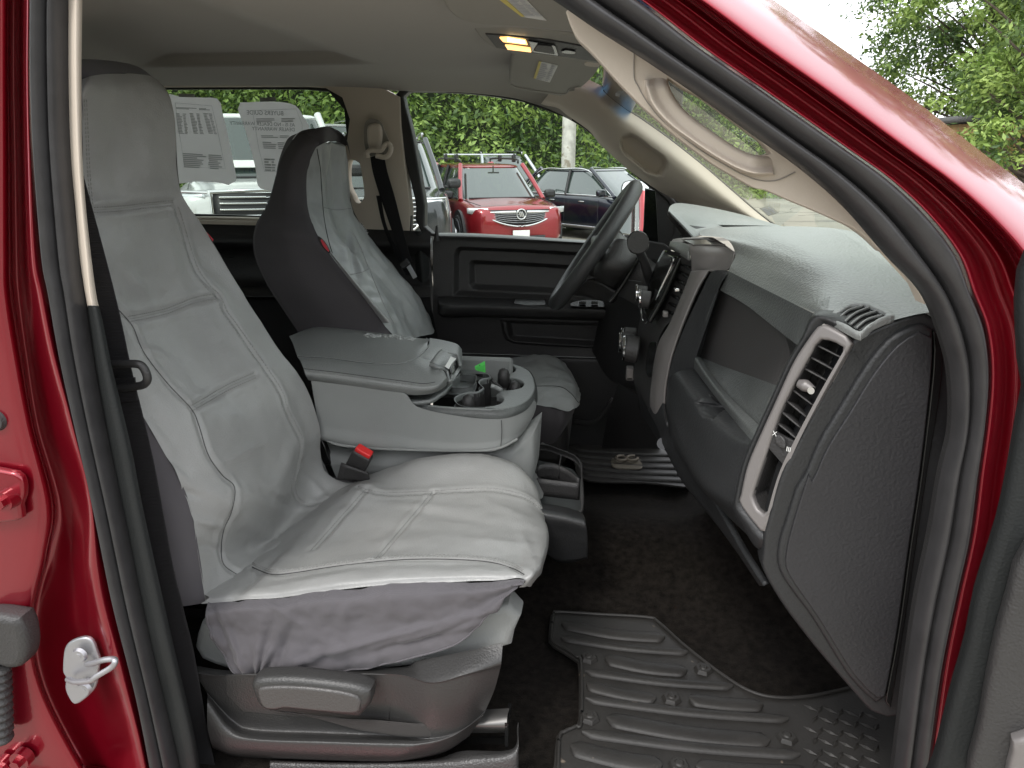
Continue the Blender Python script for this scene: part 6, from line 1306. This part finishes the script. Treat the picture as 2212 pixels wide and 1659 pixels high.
car('parked_car', 'bright red hatchback behind the truck, visible only in the door mirror', 'car', (-7.0, 3.15), 4, paint('hatch red', (.42, .02, .03)), 4.2, 1.8, 1.6, 'suv', GC_, 'wide')
# --- pole and wires
pm_ = mat('weathered pole', (.50, .49, .44), .85, bump=[('noise', 12, .8)], var=.25, vs=5, dirt=((.25,.22,.17), 3, .58))
pp_ = place(1227, 21.5, 0)
pv, pf = sweep([(pp_[0], pp_[1], GZ-.2), (pp_[0]+.02, pp_[1], 3), (pp_[0], pp_[1], 10)], [.20, .19, .17])
tag(rebase(mk('utility_pole', pv, pf, pm_, sharp=60)), 'pale weathered wooden utility pole in front of the green hedge', 'pole')
# --- foliage
def leafm(n, c, c2):
    m = bpy.data.materials.new(n); m.use_nodes = True; nt = m.node_tree; N = nt.nodes; L = nt.links; b = N['Principled BSDF']
    tc = N.new('ShaderNodeTexCoord'); no = N.new('ShaderNodeTexNoise'); no.inputs['Scale'].default_value = 1.1; no.inputs['Detail'].default_value = 5; L.new(tc.outputs['Object'], no.inputs['Vector'])
    r = N.new('ShaderNodeMapRange'); r.inputs[1].default_value = .38; r.inputs[2].default_value = .62; L.new(no.outputs[0], r.inputs[0])
    x = N.new('ShaderNodeMix'); x.data_type = 'RGBA'; x.inputs[6].default_value = (*c, 1); x.inputs[7].default_value = (*c2, 1); L.new(r.outputs[0], x.inputs[0])
    L.new(x.outputs[2], b.inputs['Base Color']); b.inputs['Roughness'].default_value = .55
    t = N.new('ShaderNodeBsdfTranslucent'); L.new(x.outputs[2], t.inputs[0]); ms = N.new('ShaderNodeMixShader'); ms.inputs[0].default_value = .3
    L.new(b.outputs[0], ms.inputs[1]); L.new(t.outputs[0], ms.inputs[2]); L.new(ms.outputs[0], N['Material Output'].inputs[0]); return m
LF = [leafm('leaves', (0.109, 0.181, 0.043), (0.217, 0.312, 0.072)), leafm('leaves light', (0.203, 0.319, 0.065), (0.334, 0.450, 0.116)), leafm('leaves dark', (0.058, 0.109, 0.032), (0.123, 0.196, 0.051))]
def leaves(name, clumps, per, size, mats=(0, 1, 2), seed=0, parent=None, flat=.6, shell=.55):
    r = np.random.default_rng(seed); V_, mi = [], []
    for (c, rad) in clumps:
        n = int(per*(rad[0]*rad[2])**.9)+4
        d = r.normal(size=(n, 3)); d /= np.linalg.norm(d, axis=1, keepdims=True); k = (shell+(1-shell)*r.random(n))[:, None]
        p = np.array(c)+d*k*np.array(rad)*(1+.25*r.normal(size=(n, 1)))
        nn = d+r.normal(size=(n, 3))*.7; nn[:, 2] += flat; nn /= np.linalg.norm(nn, axis=1, keepdims=True)
        a = np.cross(nn, r.normal(size=(n, 3))); a /= np.linalg.norm(a, axis=1, keepdims=True); b = np.cross(nn, a)
        s = size*(.6+.8*r.random((n, 1)))
        tip = p+a*s; bot = p-a*s; l = p+b*s*.42-a*s*.1; rr = p-b*s*.42-a*s*.1
        V_.append(np.stack([bot, rr, tip, l], 1)); w_ = r.random()
        base = mats[1] if w_ > .68 else (mats[2] if w_ < .22 else mats[0]); mm = np.full(n, base); q = r.random(n); mm[q > .85] = mats[1]; mm[q < .12] = mats[2]; mi.append(mm)
    Va = np.concatenate(V_).reshape(-1, 3); nf = len(Va)//4; me = bpy.data.meshes.new(name)
    me.vertices.add(len(Va)); me.vertices.foreach_set('co', Va.ravel()); me.loops.add(nf*4); me.loops.foreach_set('vertex_index', np.arange(nf*4))
    me.polygons.add(nf); me.polygons.foreach_set('loop_start', np.arange(nf)*4); me.polygons.foreach_set('loop_total', np.full(nf, 4))
    for m in LF: me.materials.append(m)
    me.polygons.foreach_set('material_index', np.concatenate(mi)); me.update(); me.validate()
    o = bpy.data.objects.new(name, me); SC.collection.objects.link(o)
    if parent: o.parent = parent
    return o
rg = random.Random(21)
def at(az_px, D, z): x, y = place(az_px, D, 0); return (x, y, z)
cl = []
for px in range(-150, 2260, 34):
    ztop = 9.0 if px < 1480 else max(1.6, 9.0-(px-1480)*.024)
    base = 25+4*math.sin(px*.004+1)+(6 if px > 1330 else 0)
    for z in np.arange(.2, ztop, .95):
        cl.append((at(px+rg.uniform(-20, 20), base+z*.45+rg.uniform(-.9, .9), GZ+z+rg.uniform(-.3, .3)), (rg.uniform(.7, 1.25), rg.uniform(.7, 1.1), rg.uniform(.5, .95))))
hg_ = leaves('hedge', cl, 230, .095, seed=2); struct(hg_, 'stuff')
# dark backing sheet behind the leaves, its colour standing in for hedge shade
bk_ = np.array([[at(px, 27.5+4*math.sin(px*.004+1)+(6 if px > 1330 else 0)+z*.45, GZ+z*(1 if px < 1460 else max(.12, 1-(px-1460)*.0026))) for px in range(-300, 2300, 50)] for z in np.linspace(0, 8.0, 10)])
v, f = gmesh(bk_); struct(mk('dark_backing', v, f, mat('shaded undergrowth', (.02, .03, .012), 1.0, bump=[('noise', 2, 1)], var=.4, vs=2)))
# rough grass and shrubs at the hedge foot
cl = [(at(px+rg.uniform(-9, 9), 23.2+4*math.sin(px*.004+1)+(6 if px > 1330 else 0)+rg.uniform(-.5, .6), GZ+.2), (.55, .5, .38)) for px in range(700, 1830, 14)]
struct(leaves('undergrowth', cl, 170, .09, (1, 1, 0), seed=5), 'stuff')
# shrubs with pale foliage standing proud of the hedge
def tree(name, label, px, D, H, spread, seed, nclump=46, per=210, size=.10, lean=0, grp=None, zlo=.28):
    r = random.Random(seed); x, y = place(px, D, 0); root = thing(name, label, 'tree', (x, y, GZ), grp)
    bark = M.setdefault('bark', mat('bark', (.10, .08, .06), .9, bump=[('noise', 20, .8)], var=.3))
    tr, tf = sweep([(0, 0, -.1), (.1, 0, H*.3), (lean*.5, .1, H*.6), (lean, 0, H*.9)], [.16*H/7, .12*H/7, .07*H/7, .02]); t_ = mk('trunk', tr, tf, bark, root)
    parts, cl = [], []
    for i in range(nclump):
        a = r.uniform(0, 6.283); z = H*(zlo+(1-zlo)*(i+.5)/nclump); rad = spread*(1.0-abs((z/H-.55)/.62)**2.4)**.5 if abs((z/H-.55)/.62) < 1 else spread*.25
        k = r.uniform(.25, 1.0); c = (lean*z/H+math.cos(a)*rad*k, math.sin(a)*rad*k, z)
        cl.append((c, (r.uniform(.4, .85)*spread*.36, r.uniform(.4, .85)*spread*.36, r.uniform(.28, .5)*spread*.36)))
        if i % 2 == 0: parts.append(sweep([(lean*z/H*.6, 0, z*.72), tuple(np.array(c)*.6+np.array((0, 0, z*.3))), c], [.035, .02, .006]))
    v_, f_ = join(*parts); mk('limbs', v_, f_, bark, root)
    leaves('crown', cl, per/spread, size, seed=seed, parent=root, shell=.35)
    return root
TG = 'trees behind the windscreen pillar'
tree('broadleaf_tree', 'tall leafy tree with a branch reaching left into the white sky', 2105, 22, 10.8, 3.0, 31, 200, 2600, .065, 0, TG, .25)
tree('broadleaf_tree', 'dense tree at the right edge of the photo, above the tan wall', 2420, 20, 10.6, 3.4, 32, 200, 2600, .065, 0, TG, .25)
tree('broadleaf_tree', 'lower bushy tree filling the gap in front of the two tall ones', 2225, 17, 5.2, 1.9, 33, 120, 1900, .06, 0, TG, .3)
# --- shingle-clad building with a teal band
x0, y0 = place(2120, 19, 0); bx = thing('shingled_building', 'tan wood shingled wall with a teal base behind the trees at the right', 'building', (x0+4, y0, GZ))
tan = mat('wood shingles', (.42, .27, .12), .85, bump=[('noise', 20, .4)], var=.25, vs=3); teal = mat('teal paint', (.05, .33, .27), .6, var=.1)
sh1 = []
for i in range(9):
    for j in range(30):
        sh1.append(boxm((-4+j*.30+rg.uniform(-.01, .01)+(i % 2)*.15, -.02-.006*(j % 3), .95+i*.17), (.285, .03, .185), Matrix.Rotation(-.10, 3, 'X')))
v, f = join(*sh1); mk('shingle_wall', v, f, tan, bx, smooth=False)
v, f = join(boxm((0.3, .0, .45), (9, .05, .8))); mk('teal_base', v, f, teal, bx)
v, f = join(boxm((.3, 2, 1.2), (9, 3.9, 2.4))); mk('wall', v, f, tan, bx)
v, f = join(boxm((.3, 2, 2.5), (9.4, 4.4, .12))); mk('roof', v, f, mat('roof grey', (.12,.12,.12), .8), bx)
for i in range(14): 
    v, f = join(boxm((-4+i*.62, -.035, .45), (.02, .01, .8))); mk('base_batten', v, f, mat('teal dark', (.03,.22,.18), .6) if i == 0 else bpy.data.materials['teal dark'], bx)
# overhead wires
for (pa, pb, nm) in (((1640, -40), (2260, 40), 'thin overhead wire crossing the white sky above the pillar'), ((1640, 108), (2260, 124), 'thin lower overhead wire running behind the tree at right')):
    a, b = V(*pa, 24), V(*pb, 24); mid = a.lerp(b, .5)+Vector((0, 0, -.12))
    v, f = sweep([a+(a-b)*2, a, mid, b, b+(b-a)*2], .010, n=40); w_ = mk('overhead_wire', v, f, cblk); tag(rebase(w_), nm, 'wire', 'overhead wires')
# --- unseen belt of leaves added behind the camera, darkening reflections in paint and glass
cl = []
for x in np.arange(-16, 17, 1.5):
    for z in np.arange(.3, 3.9, 1.1): cl.append(((x+rg.uniform(-.4, .4), -13-z*.2+rg.uniform(-.6, .6), GZ+z), (1.2, 1.0, .9)))
struct(leaves('added_tree_line', cl, 26, .28, seed=9), 'stuff')
v, f = gmesh(np.array([[(x, -14.2, z) for x in (-24, 0, 24)] for z in (GZ, 3.4)])); struct(mk('dark_backing', v, f, bpy.data.materials['shaded undergrowth']))  # dark sheet added behind that unseen belt, likewise for the reflections
